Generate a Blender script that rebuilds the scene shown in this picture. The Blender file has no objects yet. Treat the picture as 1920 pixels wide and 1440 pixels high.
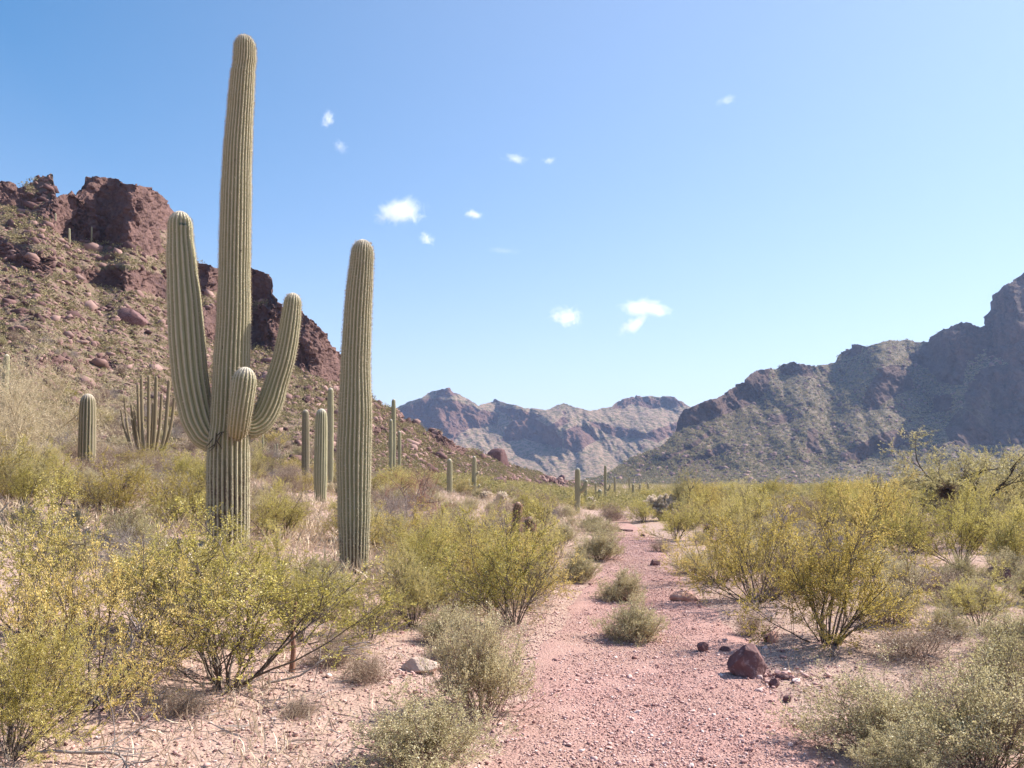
import bpy, math
import numpy as np
from mathutils import Matrix

R = math.radians
C = bpy.context.scene.collection
F = 1493.33            # focal length in pixels of a 1920 wide picture
PITCH = math.atan(185 / F)
EYE = 1.6
SUN_AZ, SUN_EL = R(63), R(42)       # clockwise from the view direction

# ------------------------------------------------------------------ camera, sky, sun, exposure
sc = bpy.context.scene
cam_d = bpy.data.cameras.new("camera")
cam_d.sensor_width = 36
cam_d.lens = 28
cam_d.clip_end = 20000
cam_d.clip_start = 0.05
cam = bpy.data.objects.new("camera", cam_d)
cam.location = (0, 0, EYE)
cam.rotation_euler = (R(90) + PITCH, 0, 0)
C.objects.link(cam)
sc.camera = cam

world = bpy.data.worlds.new("World")
sc.world = world
world.use_nodes = True
wn = world.node_tree
wn.nodes.clear()
wo = wn.nodes.new("ShaderNodeOutputWorld")
bg = wn.nodes.new("ShaderNodeBackground")
sky = wn.nodes.new("ShaderNodeTexSky")
sky.sky_type = 'NISHITA'
sky.sun_disc = False
sky.sun_elevation = SUN_EL
sky.sun_rotation = SUN_AZ
sky.altitude = 500
sky.air_density = 1.0
sky.dust_density = 0.5
sky.ozone_density = 2.6
bg.inputs['Strength'].default_value = 0.097
# deeper blue overhead, paler towards the horizon
hs = wn.nodes.new("ShaderNodeHueSaturation")
hs.inputs['Saturation'].default_value = 1.55
hs.inputs['Value'].default_value = 0.8
wn.links.new(sky.outputs[0], hs.inputs['Color'])
tcw = wn.nodes.new("ShaderNodeTexCoord")
sep = wn.nodes.new("ShaderNodeSeparateXYZ")
wn.links.new(tcw.outputs['Generated'], sep.inputs[0])
inv = wn.nodes.new("ShaderNodeMath")
inv.operation = 'SUBTRACT'
inv.use_clamp = True
inv.inputs[0].default_value = 1.0
wn.links.new(sep.outputs['Z'], inv.inputs[1])
pw = wn.nodes.new("ShaderNodeMath")
pw.operation = 'POWER'
pw.inputs[1].default_value = 3.9
wn.links.new(inv.outputs[0], pw.inputs[0])
# paler on the side of the sun
dt = wn.nodes.new("ShaderNodeVectorMath")
dt.operation = 'DOT_PRODUCT'
wn.links.new(tcw.outputs['Generated'], dt.inputs[0])
dt.inputs[1].default_value = (math.cos(SUN_EL) * math.sin(SUN_AZ), math.cos(SUN_EL) * math.cos(SUN_AZ), math.sin(SUN_EL))
def wmath(op, a, b):
    n = wn.nodes.new("ShaderNodeMath")
    n.operation = op
    n.use_clamp = True
    for k, t in enumerate((a, b)):
        if isinstance(t, bpy.types.NodeSocket):
            wn.links.new(t, n.inputs[k])
        else:
            n.inputs[k].default_value = t
    return n.outputs[0]
glow = wmath('MULTIPLY', wmath('SUBTRACT', dt.outputs['Value'], 0.22), 0.57)
pale = wmath('SUBTRACT', 1.0, wmath('MULTIPLY', wmath('SUBTRACT', 1.0, pw.outputs[0]), wmath('SUBTRACT', 1.0, glow)))
mxw = wn.nodes.new("ShaderNodeMix")
mxw.data_type = 'RGBA'
wn.links.new(pale, mxw.inputs[0])
tn = wn.nodes.new("ShaderNodeMix")
tn.data_type = 'RGBA'
tn.blend_type = 'MULTIPLY'
tn.inputs[0].default_value = 1.0
tn.inputs[7].default_value = (0.9, 1.26, 1.06, 1)
wn.links.new(hs.outputs[0], tn.inputs[6])
wn.links.new(tn.outputs[2], mxw.inputs[6])
mxw.inputs[7].default_value = (4.45, 4.12, 4.4, 1)
wn.links.new(mxw.outputs[2], bg.inputs[0])
wn.links.new(bg.outputs[0], wo.inputs[0])

sun_d = bpy.data.lights.new("sun", 'SUN')
sun_d.energy = 5.0
sun_d.angle = R(0.53)
sun_d.color = (1.0, 0.93, 0.83)
sun = bpy.data.objects.new("sun", sun_d)
# light travels from the sun: the lamp's -Z points away from the sun direction
sun.rotation_euler = (math.pi / 2 - SUN_EL, 0, math.pi - SUN_AZ)
C.objects.link(sun)

sc.view_settings.view_transform = 'Standard'
sc.view_settings.look = 'None'
sc.view_settings.exposure = 1.18
sc.view_settings.gamma = 1.0
sc.cycles.max_bounces = 6
sc.cycles.diffuse_bounces = 3
sc.cycles.transmission_bounces = 4
sc.cycles.volume_bounces = 6
sc.cycles.sample_clamp_indirect = 6

# ------------------------------------------------------------------ helpers: pixels, noise, meshes
def ray(u, v):
    cx = (np.asarray(u, float) - 960) / F
    cy = (720 - np.asarray(v, float)) / F
    s, c = math.sin(PITCH), math.cos(PITCH)
    return cx, c - s * cy, s + c * cy

def px2at(u, v):
    x, y, z = ray(u, v)
    return np.arctan2(x, y), z / np.hypot(x, y)

def at2px(az, te):
    s, c = math.sin(PITCH), math.cos(PITCH)
    x, y = np.sin(az), np.cos(az)
    d = y * c + te * s
    return 960 + F * x / d, 720 - F * (-y * s + te * c) / d

def wpt(u, v, Y):
    x, y, z = ray(u, v)
    return np.array([x / y * Y, Y, EYE + z / y * Y])

def _hash(ix, iy, iz, seed):
    h = (ix.astype(np.int64) * 374761393 + iy.astype(np.int64) * 668265263 + iz.astype(np.int64) * 2147483647 + seed * 1274126177) & 0xffffffff
    h = ((h ^ (h >> 13)) * 1274126177) & 0xffffffff
    h = ((h ^ (h >> 16)) * 2246822519) & 0xffffffff
    return (h ^ (h >> 15)) & 0xffffffff

def noise3(x, y, z, seed=0):
    x, y, z = np.broadcast_arrays(np.asarray(x, float), np.asarray(y, float), np.asarray(z, float))
    fx, fy, fz = np.floor(x), np.floor(y), np.floor(z)
    ix, iy, iz = fx.astype(np.int64), fy.astype(np.int64), fz.astype(np.int64)
    dx, dy, dz = x - fx, y - fy, z - fz
    sx, sy, sz = [t * t * t * (t * (t * 6 - 15) + 10) for t in (dx, dy, dz)]
    out = 0
    for a in (0, 1):
        for b in (0, 1):
            for c in (0, 1):
                h = _hash(ix + a, iy + b, iz + c, seed)
                gx = (h & 1023) / 511.5 - 1
                gy = ((h >> 10) & 1023) / 511.5 - 1
                gz = ((h >> 20) & 1023) / 511.5 - 1
                dot = gx * (dx - a) + gy * (dy - b) + gz * (dz - c)
                w = (sx if a else 1 - sx) * (sy if b else 1 - sy) * (sz if c else 1 - sz)
                out = out + w * dot
    return out * 1.2

def fbm(x, y, z=0.0, octv=4, seed=0, lac=2.03, gain=0.5, ridged=False):
    a, s, t = 1.0, 0.0, 0.0
    for i in range(octv):
        n = noise3(np.asarray(x) * lac ** i, np.asarray(y) * lac ** i, np.asarray(z) * lac ** i + 7.3 * i, seed + i)
        if ridged:
            n = 1 - 2 * np.abs(n)
        s = s + a * n
        t += a
        a *= gain
    return s / t

def worley(x, y, z, seed=0):
    """distance to the nearest and second nearest cell point, and the nearest cell's own random number"""
    ix, iy, iz = [np.floor(t).astype(np.int64) for t in (x, y, z)]
    f1 = np.full(x.shape, 9.0)
    f2 = np.full(x.shape, 9.0)
    cid = np.zeros(x.shape)
    tilt = np.zeros(x.shape)
    for a in (-1, 0, 1):
        for b in (-1, 0, 1):
            for c in (-1, 0, 1):
                h = _hash(ix + a, iy + b, iz + c, seed)
                px, py, pz = ix + a + (h & 1023) / 1023 - x, iy + b + ((h >> 10) & 1023) / 1023 - y, iz + c + ((h >> 20) & 1023) / 1023 - z
                d = px * px + py * py + pz * pz
                g = _hash(ix + a, iy + b, iz + c, seed + 77)
                tl = px * ((g & 255) / 127 - 1) + py * (((g >> 8) & 255) / 127 - 1) + pz * (((g >> 16) & 255) / 127 - 1)
                n = d < f1
                f2 = np.where(n, f1, np.minimum(f2, d))
                cid = np.where(n, ((h >> 5) & 4095) / 4095, cid)
                tilt = np.where(n, tl, tilt)
                f1 = np.where(n, d, f1)
    return np.sqrt(f1), np.sqrt(f2), cid, tilt

def new_mesh(name, V, Fs, smooth=False, attrs=None):
    """V (n,3); Fs = one (m,k) index array or a list of them."""
    if not isinstance(Fs, (list, tuple)):
        Fs = [Fs]
    Fs = [np.asarray(f, np.int32) for f in Fs if len(f)]
    me = bpy.data.meshes.new(name)
    V = np.ascontiguousarray(V, np.float32)
    me.vertices.add(len(V))
    me.vertices.foreach_set('co', V.ravel())
    loops = np.concatenate([f.ravel() for f in Fs])
    tot = np.concatenate([np.full(len(f), f.shape[1], np.int32) for f in Fs])
    st = np.concatenate([[0], np.cumsum(tot)[:-1]]).astype(np.int32)
    me.loops.add(len(loops))
    me.loops.foreach_set('vertex_index', loops)
    me.polygons.add(len(tot))
    me.polygons.foreach_set('loop_start', st)
    me.polygons.foreach_set('loop_total', tot)
    me.update(calc_edges=True)
    if smooth:
        me.polygons.foreach_set('use_smooth', np.ones(len(tot), bool))
    for k, a in (attrs or {}).items():
        at = me.attributes.new(k, 'FLOAT', 'POINT')
        at.data.foreach_set('value', np.ascontiguousarray(a, np.float32).ravel())
    return me

def obj(name, me, m=None, parent=None, **props):
    o = bpy.data.objects.new(name, me)
    C.objects.link(o)
    if m is not None and me is not None and not me.materials:
        me.materials.append(m)
    if parent is not None:
        o.parent = parent
    for k, v in props.items():
        o[k] = v
    return o

def tag(o, label, cat, group=None, kind=None):
    o['label'] = label
    o['category'] = cat
    if group:
        o['group'] = group
    if kind:
        o['kind'] = kind
    return o

def dup(root):
    r = root.copy()
    C.objects.link(r)
    for ch in root.children:
        c = ch.copy()
        C.objects.link(c)
        c.parent = r
        for g in ch.children:
            d = g.copy()
            C.objects.link(d)
            d.parent = c
    return r

def tube(P, rad, sides=4):
    P = np.asarray(P, float)
    rad = np.asarray(rad, float)
    n = len(P)
    T = np.gradient(P, axis=0)
    T /= np.linalg.norm(T, axis=1, keepdims=True) + 1e-9
    ref = np.array([0.0, 0, 1]) if abs(T[:, 2]).max() < 0.95 else np.array([0.31, 0.95, 0.02])
    A = np.cross(T, ref)
    A /= np.linalg.norm(A, axis=1, keepdims=True) + 1e-9
    B = np.cross(T, A)
    th = np.arange(sides) / sides * 2 * np.pi
    V = P[:, None] + rad[:, None, None] * (np.cos(th)[None, :, None] * A[:, None] + np.sin(th)[None, :, None] * B[:, None])
    i = np.arange(n - 1)[:, None] * sides
    j = np.arange(sides)[None]
    k = (j + 1) % sides
    Q = np.stack([i + j, i + k, i + sides + k, i + sides + j], -1).reshape(-1, 4)
    return V.reshape(-1, 3), Q

class MB:
    def __init__(self):
        self.V, self.Q, self.n = [], {}, 0
    def add(self, V, Fc):
        Fc = np.asarray(Fc)
        self.V.append(np.asarray(V, float))
        self.Q.setdefault(Fc.shape[1], []).append(Fc + self.n)
        self.n += len(V)
    def mesh(self, name, smooth=False):
        return new_mesh(name, np.concatenate(self.V), [np.concatenate(q) for q in self.Q.values()], smooth)

def unit(v):
    return v / (np.linalg.norm(v, axis=-1, keepdims=True) + 1e-9)

# ------------------------------------------------------------------ materials
def new_mat(name):
    m = bpy.data.materials.new(name)
    m.use_nodes = True
    nt = m.node_tree
    nt.nodes.clear()
    return m, nt

def nd(nt, t, ins=None, **props):
    n = nt.nodes.new(t)
    for k, v in props.items():
        setattr(n, k, v)
    for k, v in (ins or {}).items():
        s = n.inputs[k]
        if isinstance(v, bpy.types.NodeSocket):
            nt.links.new(v, s)
        else:
            if isinstance(v, tuple) and len(v) == 3 and s.type == 'RGBA':
                v = (*v, 1)
            s.default_value = v
    return n

def mixc(nt, f, a, b):
    n = nt.nodes.new('ShaderNodeMix')
    n.data_type = 'RGBA'
    for s, v in ((n.inputs[0], f), (n.inputs[6], a), (n.inputs[7], b)):
        if isinstance(v, bpy.types.NodeSocket):
            nt.links.new(v, s)
        else:
            s.default_value = (*v, 1) if isinstance(v, tuple) else v
    return n.outputs[2]

def ramp(nt, f, stops):
    n = nt.nodes.new('ShaderNodeValToRGB')
    cr = n.color_ramp
    while len(cr.elements) < len(stops):
        cr.elements.new(0.5)
    for e, (p, c) in zip(cr.elements, stops):
        e.position = p
        e.color = (c, c, c, 1) if not isinstance(c, tuple) else (*c, 1)
    nt.links.new(f, n.inputs[0])
    return n.outputs[0]

def mth(nt, op, a, b=0.0, clamp=False):
    n = nt.nodes.new('ShaderNodeMath')
    n.operation = op
    n.use_clamp = clamp
    for s, v in zip(n.inputs, (a, b)):
        if isinstance(v, bpy.types.NodeSocket):
            nt.links.new(v, s)
        else:
            s.default_value = v
    return n.outputs[0]

def tnoise(nt, scale, detail=4, rough=0.55, vec=None, dist=0.0):
    n = nd(nt, 'ShaderNodeTexNoise', {'Scale': scale, 'Detail': detail, 'Roughness': rough, 'Distortion': dist})
    if vec is not None:
        nt.links.new(vec, n.inputs['Vector'])
    return n.outputs[0]

def surf(nt, col, rough=0.9, bump=None, bstr=0.5, bdist=0.02, spec=0.2):
    p = nd(nt, 'ShaderNodeBsdfPrincipled', {'Roughness': rough, 'Specular IOR Level': spec})
    if isinstance(col, tuple):
        p.inputs['Base Color'].default_value = (*col, 1)
    else:
        nt.links.new(col, p.inputs['Base Color'])
    if bump is not None:
        b = nd(nt, 'ShaderNodeBump', {'Strength': bstr, 'Distance': bdist, 'Height': bump})
        nt.links.new(b.outputs[0], p.inputs['Normal'])
    o = nt.nodes.new('ShaderNodeOutputMaterial')
    nt.links.new(p.outputs[0], o.inputs[0])
    return p

def objco(nt):
    return nd(nt, 'ShaderNodeTexCoord').outputs['Object']

def attr(nt, name):
    return nd(nt, 'ShaderNodeAttribute', attribute_name=name).outputs['Fac']

def mat_rocky(name, s, rock_a, rock_b, soil_a, soil_b, green, gfac, bdist):
    """s: size in metres of the coarse features"""
    m, nt = new_mat(name)
    co = objco(nt)
    cl = attr(nt, 'cliff')
    n1 = tnoise(nt, 1.0 / s, 6, 0.6, co)
    n2 = tnoise(nt, 4.0 / s, 5, 0.65, co)
    n3 = tnoise(nt, 14.0 / s, 3, 0.6, co)
    # vertical streaks on the rock
    mp = nd(nt, 'ShaderNodeMapping', {'Vector': co, 'Scale': (1.0, 1.0, 0.25)})
    n4 = tnoise(nt, 3.0 / s, 5, 0.65, mp.outputs[0])
    rock = mixc(nt, ramp(nt, n4, [(0.32, 0.0), (0.68, 1.0)]), rock_a, rock_b)
    rock = mixc(nt, ramp(nt, n3, [(0.5, 0.0), (0.75, 0.55)]), rock, (0.2, 0.12, 0.09))
    soil = mixc(nt, ramp(nt, n2, [(0.35, 0.0), (0.65, 1.0)]), soil_a, soil_b)
    g = mth(nt, 'MULTIPLY', ramp(nt, n3, [(0.46, 0.0), (0.58, 1.0)]), gfac)
    soil = mixc(nt, g, soil, green)
    n5 = tnoise(nt, 7.0 / s, 2, 0.6, co)
    soil = mixc(nt, mth(nt, 'MULTIPLY', ramp(nt, n5, [(0.53, 0.0), (0.6, 1.0)]), gfac), soil, green)
    stones = ramp(nt, n2, [(0.56, 0.0), (0.66, 1.0)])
    soil = mixc(nt, mth(nt, 'MULTIPLY', stones, 0.7), soil, rock)
    f = mth(nt, 'ADD', cl, mth(nt, 'MULTIPLY', mth(nt, 'SUBTRACT', n1, 0.5), 1.1))
    f = ramp(nt, f, [(0.35, 0.0), (0.6, 1.0)])
    col = mixc(nt, f, soil, rock)
    h = mth(nt, 'ADD', n2, mth(nt, 'MULTIPLY', n3, 0.5))
    surf(nt, col, 0.95, h, 0.8, bdist, 0.1)
    return m

def mat_leaf(name, c1, c2, c3, trans=0.4, gloss=0.03, straw=0.0):
    """c1..c3: three leaf colours, picked leaf by leaf, shifted a little bush by bush"""
    m, nt = new_mat(name)
    ri = nd(nt, 'ShaderNodeNewGeometry').outputs['Random Per Island']
    oi = nd(nt, 'ShaderNodeObjectInfo').outputs['Random']
    n = tnoise(nt, 2.2, 2, 0.5, objco(nt))
    f = mth(nt, 'ADD', mth(nt, 'MULTIPLY', ri, 0.55), mth(nt, 'MULTIPLY', n, 0.9))
    f = mth(nt, 'ADD', f, mth(nt, 'MULTIPLY', mth(nt, 'SUBTRACT', oi, 0.5), 0.5))
    col = ramp(nt, f, [(0.3, c1), (0.62, c2), (0.95, c3)])
    if straw:
        col = mixc(nt, mth(nt, 'MULTIPLY', ramp(nt, oi, [(0.55, 0.0), (1.0, 1.0)]), straw), col, (0.52, 0.42, 0.24))
    d = nd(nt, 'ShaderNodeBsdfDiffuse', {'Color': col})
    t = nd(nt, 'ShaderNodeBsdfTranslucent', {'Color': col})
    g = nd(nt, 'ShaderNodeBsdfGlossy', {'Color': (1, 1, 1), 'Roughness': 0.45})
    mx = nd(nt, 'ShaderNodeMixShader', {0: trans, 1: d.outputs[0], 2: t.outputs[0]})
    m2 = nd(nt, 'ShaderNodeMixShader', {0: gloss, 1: mx.outputs[0], 2: g.outputs[0]})
    o = nt.nodes.new('ShaderNodeOutputMaterial')
    nt.links.new(m2.outputs[0], o.inputs[0])
    return m

def mat_twig(name, c1, c2):
    m, nt = new_mat(name)
    ri = nd(nt, 'ShaderNodeNewGeometry').outputs['Random Per Island']
    n = tnoise(nt, 30, 3, 0.6, objco(nt))
    col = mixc(nt, mth(nt, 'ADD', mth(nt, 'MULTIPLY', ri, 0.7), mth(nt, 'MULTIPLY', n, 0.3)), c1, c2)
    surf(nt, col, 0.85, spec=0.2)
    return m

def mat_stone(name, stops, rough=0.9):
    m, nt = new_mat(name)
    ri = nd(nt, 'ShaderNodeNewGeometry').outputs['Random Per Island']
    n = tnoise(nt, 40, 3, 0.6, objco(nt))
    col = ramp(nt, mth(nt, 'ADD', mth(nt, 'MULTIPLY', ri, 0.85), mth(nt, 'MULTIPLY', n, 0.15)), stops)
    surf(nt, col, rough, spec=0.15)
    return m

def mat_boulder(name, c1, c2, c3):
    m, nt = new_mat(name)
    co = objco(nt)
    n1 = tnoise(nt, 2.5, 6, 0.65, co, 0.4)
    n2 = tnoise(nt, 14, 5, 0.7, co)
    col = mixc(nt, ramp(nt, n1, [(0.35, 0.0), (0.65, 1.0)]), c1, c2)
    col = mixc(nt, ramp(nt, n2, [(0.53, 0.0), (0.68, 0.85)]), col, c3)
    n3 = tnoise(nt, 5, 8, 0.75, co, 1.2)
    col = mixc(nt, ramp(nt, n3, [(0.56, 0.0), (0.62, 0.6)]), col, c3)
    surf(nt, col, 0.85, mth(nt, 'ADD', n1, mth(nt, 'MULTIPLY', n2, 0.4)), 0.9, 0.03, 0.2)
    return m

def mat_cactus(name, groove, side, crest, top, cork):
    m, nt = new_mat(name)
    co = objco(nt)
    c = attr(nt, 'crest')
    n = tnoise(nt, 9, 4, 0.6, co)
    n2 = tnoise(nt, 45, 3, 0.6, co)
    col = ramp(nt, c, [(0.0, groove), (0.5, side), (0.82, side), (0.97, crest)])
    col = mixc(nt, mth(nt, 'MULTIPLY', ramp(nt, n, [(0.5, 0.0), (0.75, 1.0)]), 0.35), col, (0.22, 0.2, 0.1))
    ck = attr(nt, 'cork')
    f = mth(nt, 'MULTIPLY', ck, ramp(nt, mth(nt, 'SUBTRACT', mth(nt, 'ADD', n, 0.25), mth(nt, 'MULTIPLY', c, 0.55)), [(0.3, 0.0), (0.5, 1.0)]))
    col = mixc(nt, f, col, cork)
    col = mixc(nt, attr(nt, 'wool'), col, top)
    surf(nt, col, 0.75, n2, 0.3, 0.01, 0.25)
    return m

M = {}
M['hill'] = mat_rocky('hill_rock_and_soil', 9.0, (0.085, 0.05, 0.047), (0.185, 0.11, 0.098), (0.165, 0.112, 0.09), (0.255, 0.175, 0.14), (0.12, 0.108, 0.055), 0.6, 0.9)
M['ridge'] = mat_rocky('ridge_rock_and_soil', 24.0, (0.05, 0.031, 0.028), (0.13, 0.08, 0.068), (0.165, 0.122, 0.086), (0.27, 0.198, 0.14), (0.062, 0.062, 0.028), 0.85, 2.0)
M['range'] = mat_rocky('range_rock_and_soil', 60.0, (0.085, 0.046, 0.04), (0.19, 0.108, 0.085), (0.22, 0.15, 0.112), (0.33, 0.228, 0.165), (0.1, 0.09, 0.045), 0.75, 6.0)

def mat_soil(name, ca, cb, cc, sc_, bd):
    m, nt = new_mat(name)
    co = objco(nt)
    n0 = tnoise(nt, 0.35, 4, 0.6, co)
    n1 = tnoise(nt, sc_ * 0.25, 5, 0.65, co)
    n2 = tnoise(nt, sc_, 4, 0.7, co)
    v = nd(nt, 'ShaderNodeTexVoronoi', {'Vector': co, 'Scale': sc_ * 1.6})
    col = mixc(nt, ramp(nt, n1, [(0.35, 0.0), (0.65, 1.0)]), ca, cb)
    col = mixc(nt, mth(nt, 'MULTIPLY', ramp(nt, n2, [(0.45, 0.0), (0.7, 1.0)]), 0.6), col, cc)
    col = mixc(nt, mth(nt, 'MULTIPLY', ramp(nt, n0, [(0.42, 0.0), (0.62, 1.0)]), 0.45), col, (0.33, 0.235, 0.175))
    hx = mth(nt, 'ADD', n2, mth(nt, 'MULTIPLY', v.outputs['Distance'], -0.8))
    surf(nt, col, 0.95, hx, 0.6, bd, 0.1)
    return m

M['soil'] = mat_soil('pale_pink_desert_soil', (0.37, 0.25, 0.21), (0.46, 0.33, 0.275), (0.28, 0.175, 0.15), 22, 0.02)
M['path'] = mat_soil('pink_gravel_path', (0.39, 0.225, 0.2), (0.46, 0.285, 0.25), (0.26, 0.14, 0.125), 30, 0.02)
M['pebble'] = mat_stone('pink_pebbles', [(0.0, (0.12, 0.055, 0.052)), (0.14, (0.27, 0.145, 0.132)), (0.4, (0.5, 0.3, 0.272)), (0.8, (0.62, 0.42, 0.385)), (1.0, (0.82, 0.72, 0.66))])
M['scree'] = mat_stone('hill_stones', [(0.0, (0.08, 0.045, 0.045)), (0.5, (0.19, 0.11, 0.1)), (1.0, (0.36, 0.235, 0.205))])
M['red_boulder'] = mat_boulder('dark_red_boulder_stone', (0.12, 0.06, 0.06), (0.2, 0.108, 0.106), (0.36, 0.25, 0.235))
M['pale_boulder'] = mat_boulder('pale_red_stone', (0.4, 0.21, 0.165), (0.52, 0.31, 0.25), (0.62, 0.45, 0.37))
M['whitish'] = mat_boulder('bleached_tan_stone', (0.5, 0.36, 0.29), (0.62, 0.47, 0.38), (0.7, 0.58, 0.48))
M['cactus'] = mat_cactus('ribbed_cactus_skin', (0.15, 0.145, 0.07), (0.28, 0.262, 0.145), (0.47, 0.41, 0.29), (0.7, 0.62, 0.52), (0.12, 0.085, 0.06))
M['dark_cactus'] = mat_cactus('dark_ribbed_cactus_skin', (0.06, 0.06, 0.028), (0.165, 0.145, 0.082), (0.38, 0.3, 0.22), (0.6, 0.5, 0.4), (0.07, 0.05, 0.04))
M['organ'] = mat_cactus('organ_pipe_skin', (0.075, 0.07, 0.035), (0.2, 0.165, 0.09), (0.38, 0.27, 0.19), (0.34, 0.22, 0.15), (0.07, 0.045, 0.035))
M['barrel'] = mat_cactus('barrel_cactus_skin', (0.05, 0.06, 0.025), (0.13, 0.12, 0.05), (0.4, 0.24, 0.18), (0.5, 0.33, 0.25), (0.09, 0.06, 0.04))
M['spine'] = mat_twig('pale_cactus_spines', (0.36, 0.27, 0.18), (0.62, 0.53, 0.40))
M['red_spine'] = mat_twig('reddish_cactus_spines', (0.36, 0.16, 0.12), (0.55, 0.36, 0.28))
M['creosote'] = mat_leaf('creosote_leaf', (0.27, 0.24, 0.05), (0.6, 0.51, 0.12), (0.8, 0.69, 0.28), 0.5, 0.03, 0.65)
M['gold'] = mat_leaf('golden_creosote_leaf', (0.3, 0.25, 0.05), (0.58, 0.45, 0.1), (0.78, 0.61, 0.22), 0.48)
M['bursage'] = mat_leaf('pale_bursage_leaf', (0.32, 0.28, 0.13), (0.52, 0.46, 0.24), (0.66, 0.58, 0.36), 0.4, 0.03, 0.5)
M['paloverde'] = mat_leaf('palo_verde_leaf', (0.3, 0.28, 0.11), (0.48, 0.42, 0.18), (0.62, 0.53, 0.28), 0.45)
M['pale_pv'] = mat_leaf('pale_palo_verde_leaf', (0.36, 0.3, 0.17), (0.52, 0.43, 0.26), (0.66, 0.55, 0.37), 0.4)
M['pale_twig'] = mat_twig('pale_sandy_twigs', (0.36, 0.29, 0.18), (0.58, 0.48, 0.33))
M['scrub'] = mat_leaf('far_scrub_leaf', (0.13, 0.12, 0.06), (0.22, 0.195, 0.1), (0.36, 0.3, 0.17), 0.2, 0.0)
M['valley'] = mat_leaf('valley_scrub_leaf', (0.2, 0.19, 0.07), (0.31, 0.28, 0.11), (0.42, 0.36, 0.18), 0.3, 0.0)
M['straw'] = mat_leaf('dry_straw', (0.38, 0.28, 0.2), (0.5, 0.39, 0.27), (0.62, 0.5, 0.36), 0.2)
M['cholla'] = mat_leaf('cholla_spines', (0.6, 0.49, 0.39), (0.77, 0.66, 0.53), (0.86, 0.77, 0.65), 0.5)
M['bark'] = mat_twig('dark_creosote_bark', (0.045, 0.032, 0.028), (0.2, 0.16, 0.13))
M['grey_twig'] = mat_twig('grey_dead_twigs', (0.16, 0.13, 0.12), (0.42, 0.36, 0.33))
M['brown_twig'] = mat_twig('brown_dry_twigs', (0.13, 0.085, 0.07), (0.33, 0.23, 0.18))
M['red_twig'] = mat_twig('red_brown_twigs', (0.26, 0.12, 0.085), (0.46, 0.26, 0.19))
M['mistletoe'] = mat_twig('dark_mistletoe_stems', (0.06, 0.035, 0.02), (0.17, 0.1, 0.06))
M['pv_bark'] = mat_twig('palo_verde_bark', (0.14, 0.13, 0.07), (0.3, 0.26, 0.15))
M['dark_bark'] = mat_twig('dark_trunk_bark', (0.035, 0.026, 0.022), (0.11, 0.085, 0.065))
M['stump'] = mat_twig('weathered_red_wood', (0.13, 0.065, 0.045), (0.3, 0.17, 0.12))

# ------------------------------------------------------------------ ground and path
PY = [-20, 0, 4.3, 8, 12.3, 18, 25, 32, 40, 80, 200, 4000]
PX = [0.2, 0.35, 0.75, 1.35, 1.9, 2.75, 3.75, 4.3, 5.2, 9, 14, 20]
PW = [0.85, 0.85, 0.88, 0.95, 0.74, 0.62, 0.56, 0.4, 0.3, 0.3, 0.3, 0.3]
def path_x(y):
    return np.interp(y, PY, PX)
def splus(t, k=1.5):
    return np.logaddexp(0, np.clip(t * k, -40, 400)) / k
def gh(x, y):
    """height of the ground"""
    x, y = np.asarray(x, float), np.asarray(y, float)
    s = x - path_x(y)
    r = np.hypot(x, y)
    left = 0.14 * splus(-s - 1.2)
    left = np.where(left > 6, 6 + (left - 6) * 0.2, left)
    right = 0.035 * splus(s - 1.4)
    right = np.minimum(right, 0.6 + 0 * right)
    n = 0.16 * fbm(x / 4.0, y / 4.0, 1.7, 3, 11) * np.clip((np.abs(s) - 0.8) / 2, 0.15, 1)
    n2 = 0.03 * fbm(x / 0.7, y / 0.7, 3.1, 2, 12) * np.clip((60 - r) / 40, 0, 1)
    near = np.clip((r - 1.0) / 3, 0, 1)
    return left + right + (n + n2) * near - 0.05 * np.exp(-(s / 1.0) ** 2)

def build_ground():
    az = np.concatenate([np.linspace(-180, -42, 40, endpoint=False), np.linspace(-42, 42, 460), np.linspace(42, 180, 40)[1:]])
    az = np.radians(az)
    rr = np.concatenate([[0.02], np.geomspace(0.8, 5500, 300)])
    A, RR = np.meshgrid(az, rr)
    X, Y = RR * np.sin(A), RR * np.cos(A)
    Z = gh(X, Y)
    n, m = A.shape
    i = np.arange(n - 1)[:, None] * m
    j = np.arange(m - 1)[None]
    Q = np.stack([i + j, i + j + 1, i + m + j + 1, i + m + j], -1).reshape(-1, 4)
    me = new_mesh('ground', np.stack([X, Y, Z], -1).reshape(-1, 3), Q[:, ::-1], True)
    tag(obj('ground', me, M['soil']), 'pale pinkish desert soil spreading between the bushes', 'ground', kind='structure')

def build_path():
    ys = np.linspace(0.3, 41, 520)
    ss = np.linspace(-1, 1, 44)
    Yg, S = np.meshgrid(ys, ss, indexing='ij')
    w = np.interp(Yg, PY, PW)
    wob = 1 + 0.22 * fbm(Yg * 0.7, np.sign(S) * 5.0, 0, 3, 21)
    X = path_x(Yg) + S * w * wob * 1.25
    Z = gh(X, Yg) + 0.035 - 0.08 * np.abs(S) ** 5 + 0.012 * fbm(X * 3, Yg * 3, 0, 3, 22) + 0.05 * np.abs(S) ** 3 * fbm(X * 1.6, Yg * 1.6, 0, 4, 23, gain=0.65)
    n, m = X.shape
    i = np.arange(n - 1)[:, None] * m
    j = np.arange(m - 1)[None]
    Q = np.stack([i + j, i + j + 1, i + m + j + 1, i + m + j], -1).reshape(-1, 4)
    me = new_mesh('path', np.stack([X, Yg, Z], -1).reshape(-1, 3), Q, True)
    tag(obj('path', me, M['path']), 'pink gravel footpath running up the valley between bushes', 'path', kind='structure')

build_ground()
build_path()

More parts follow.
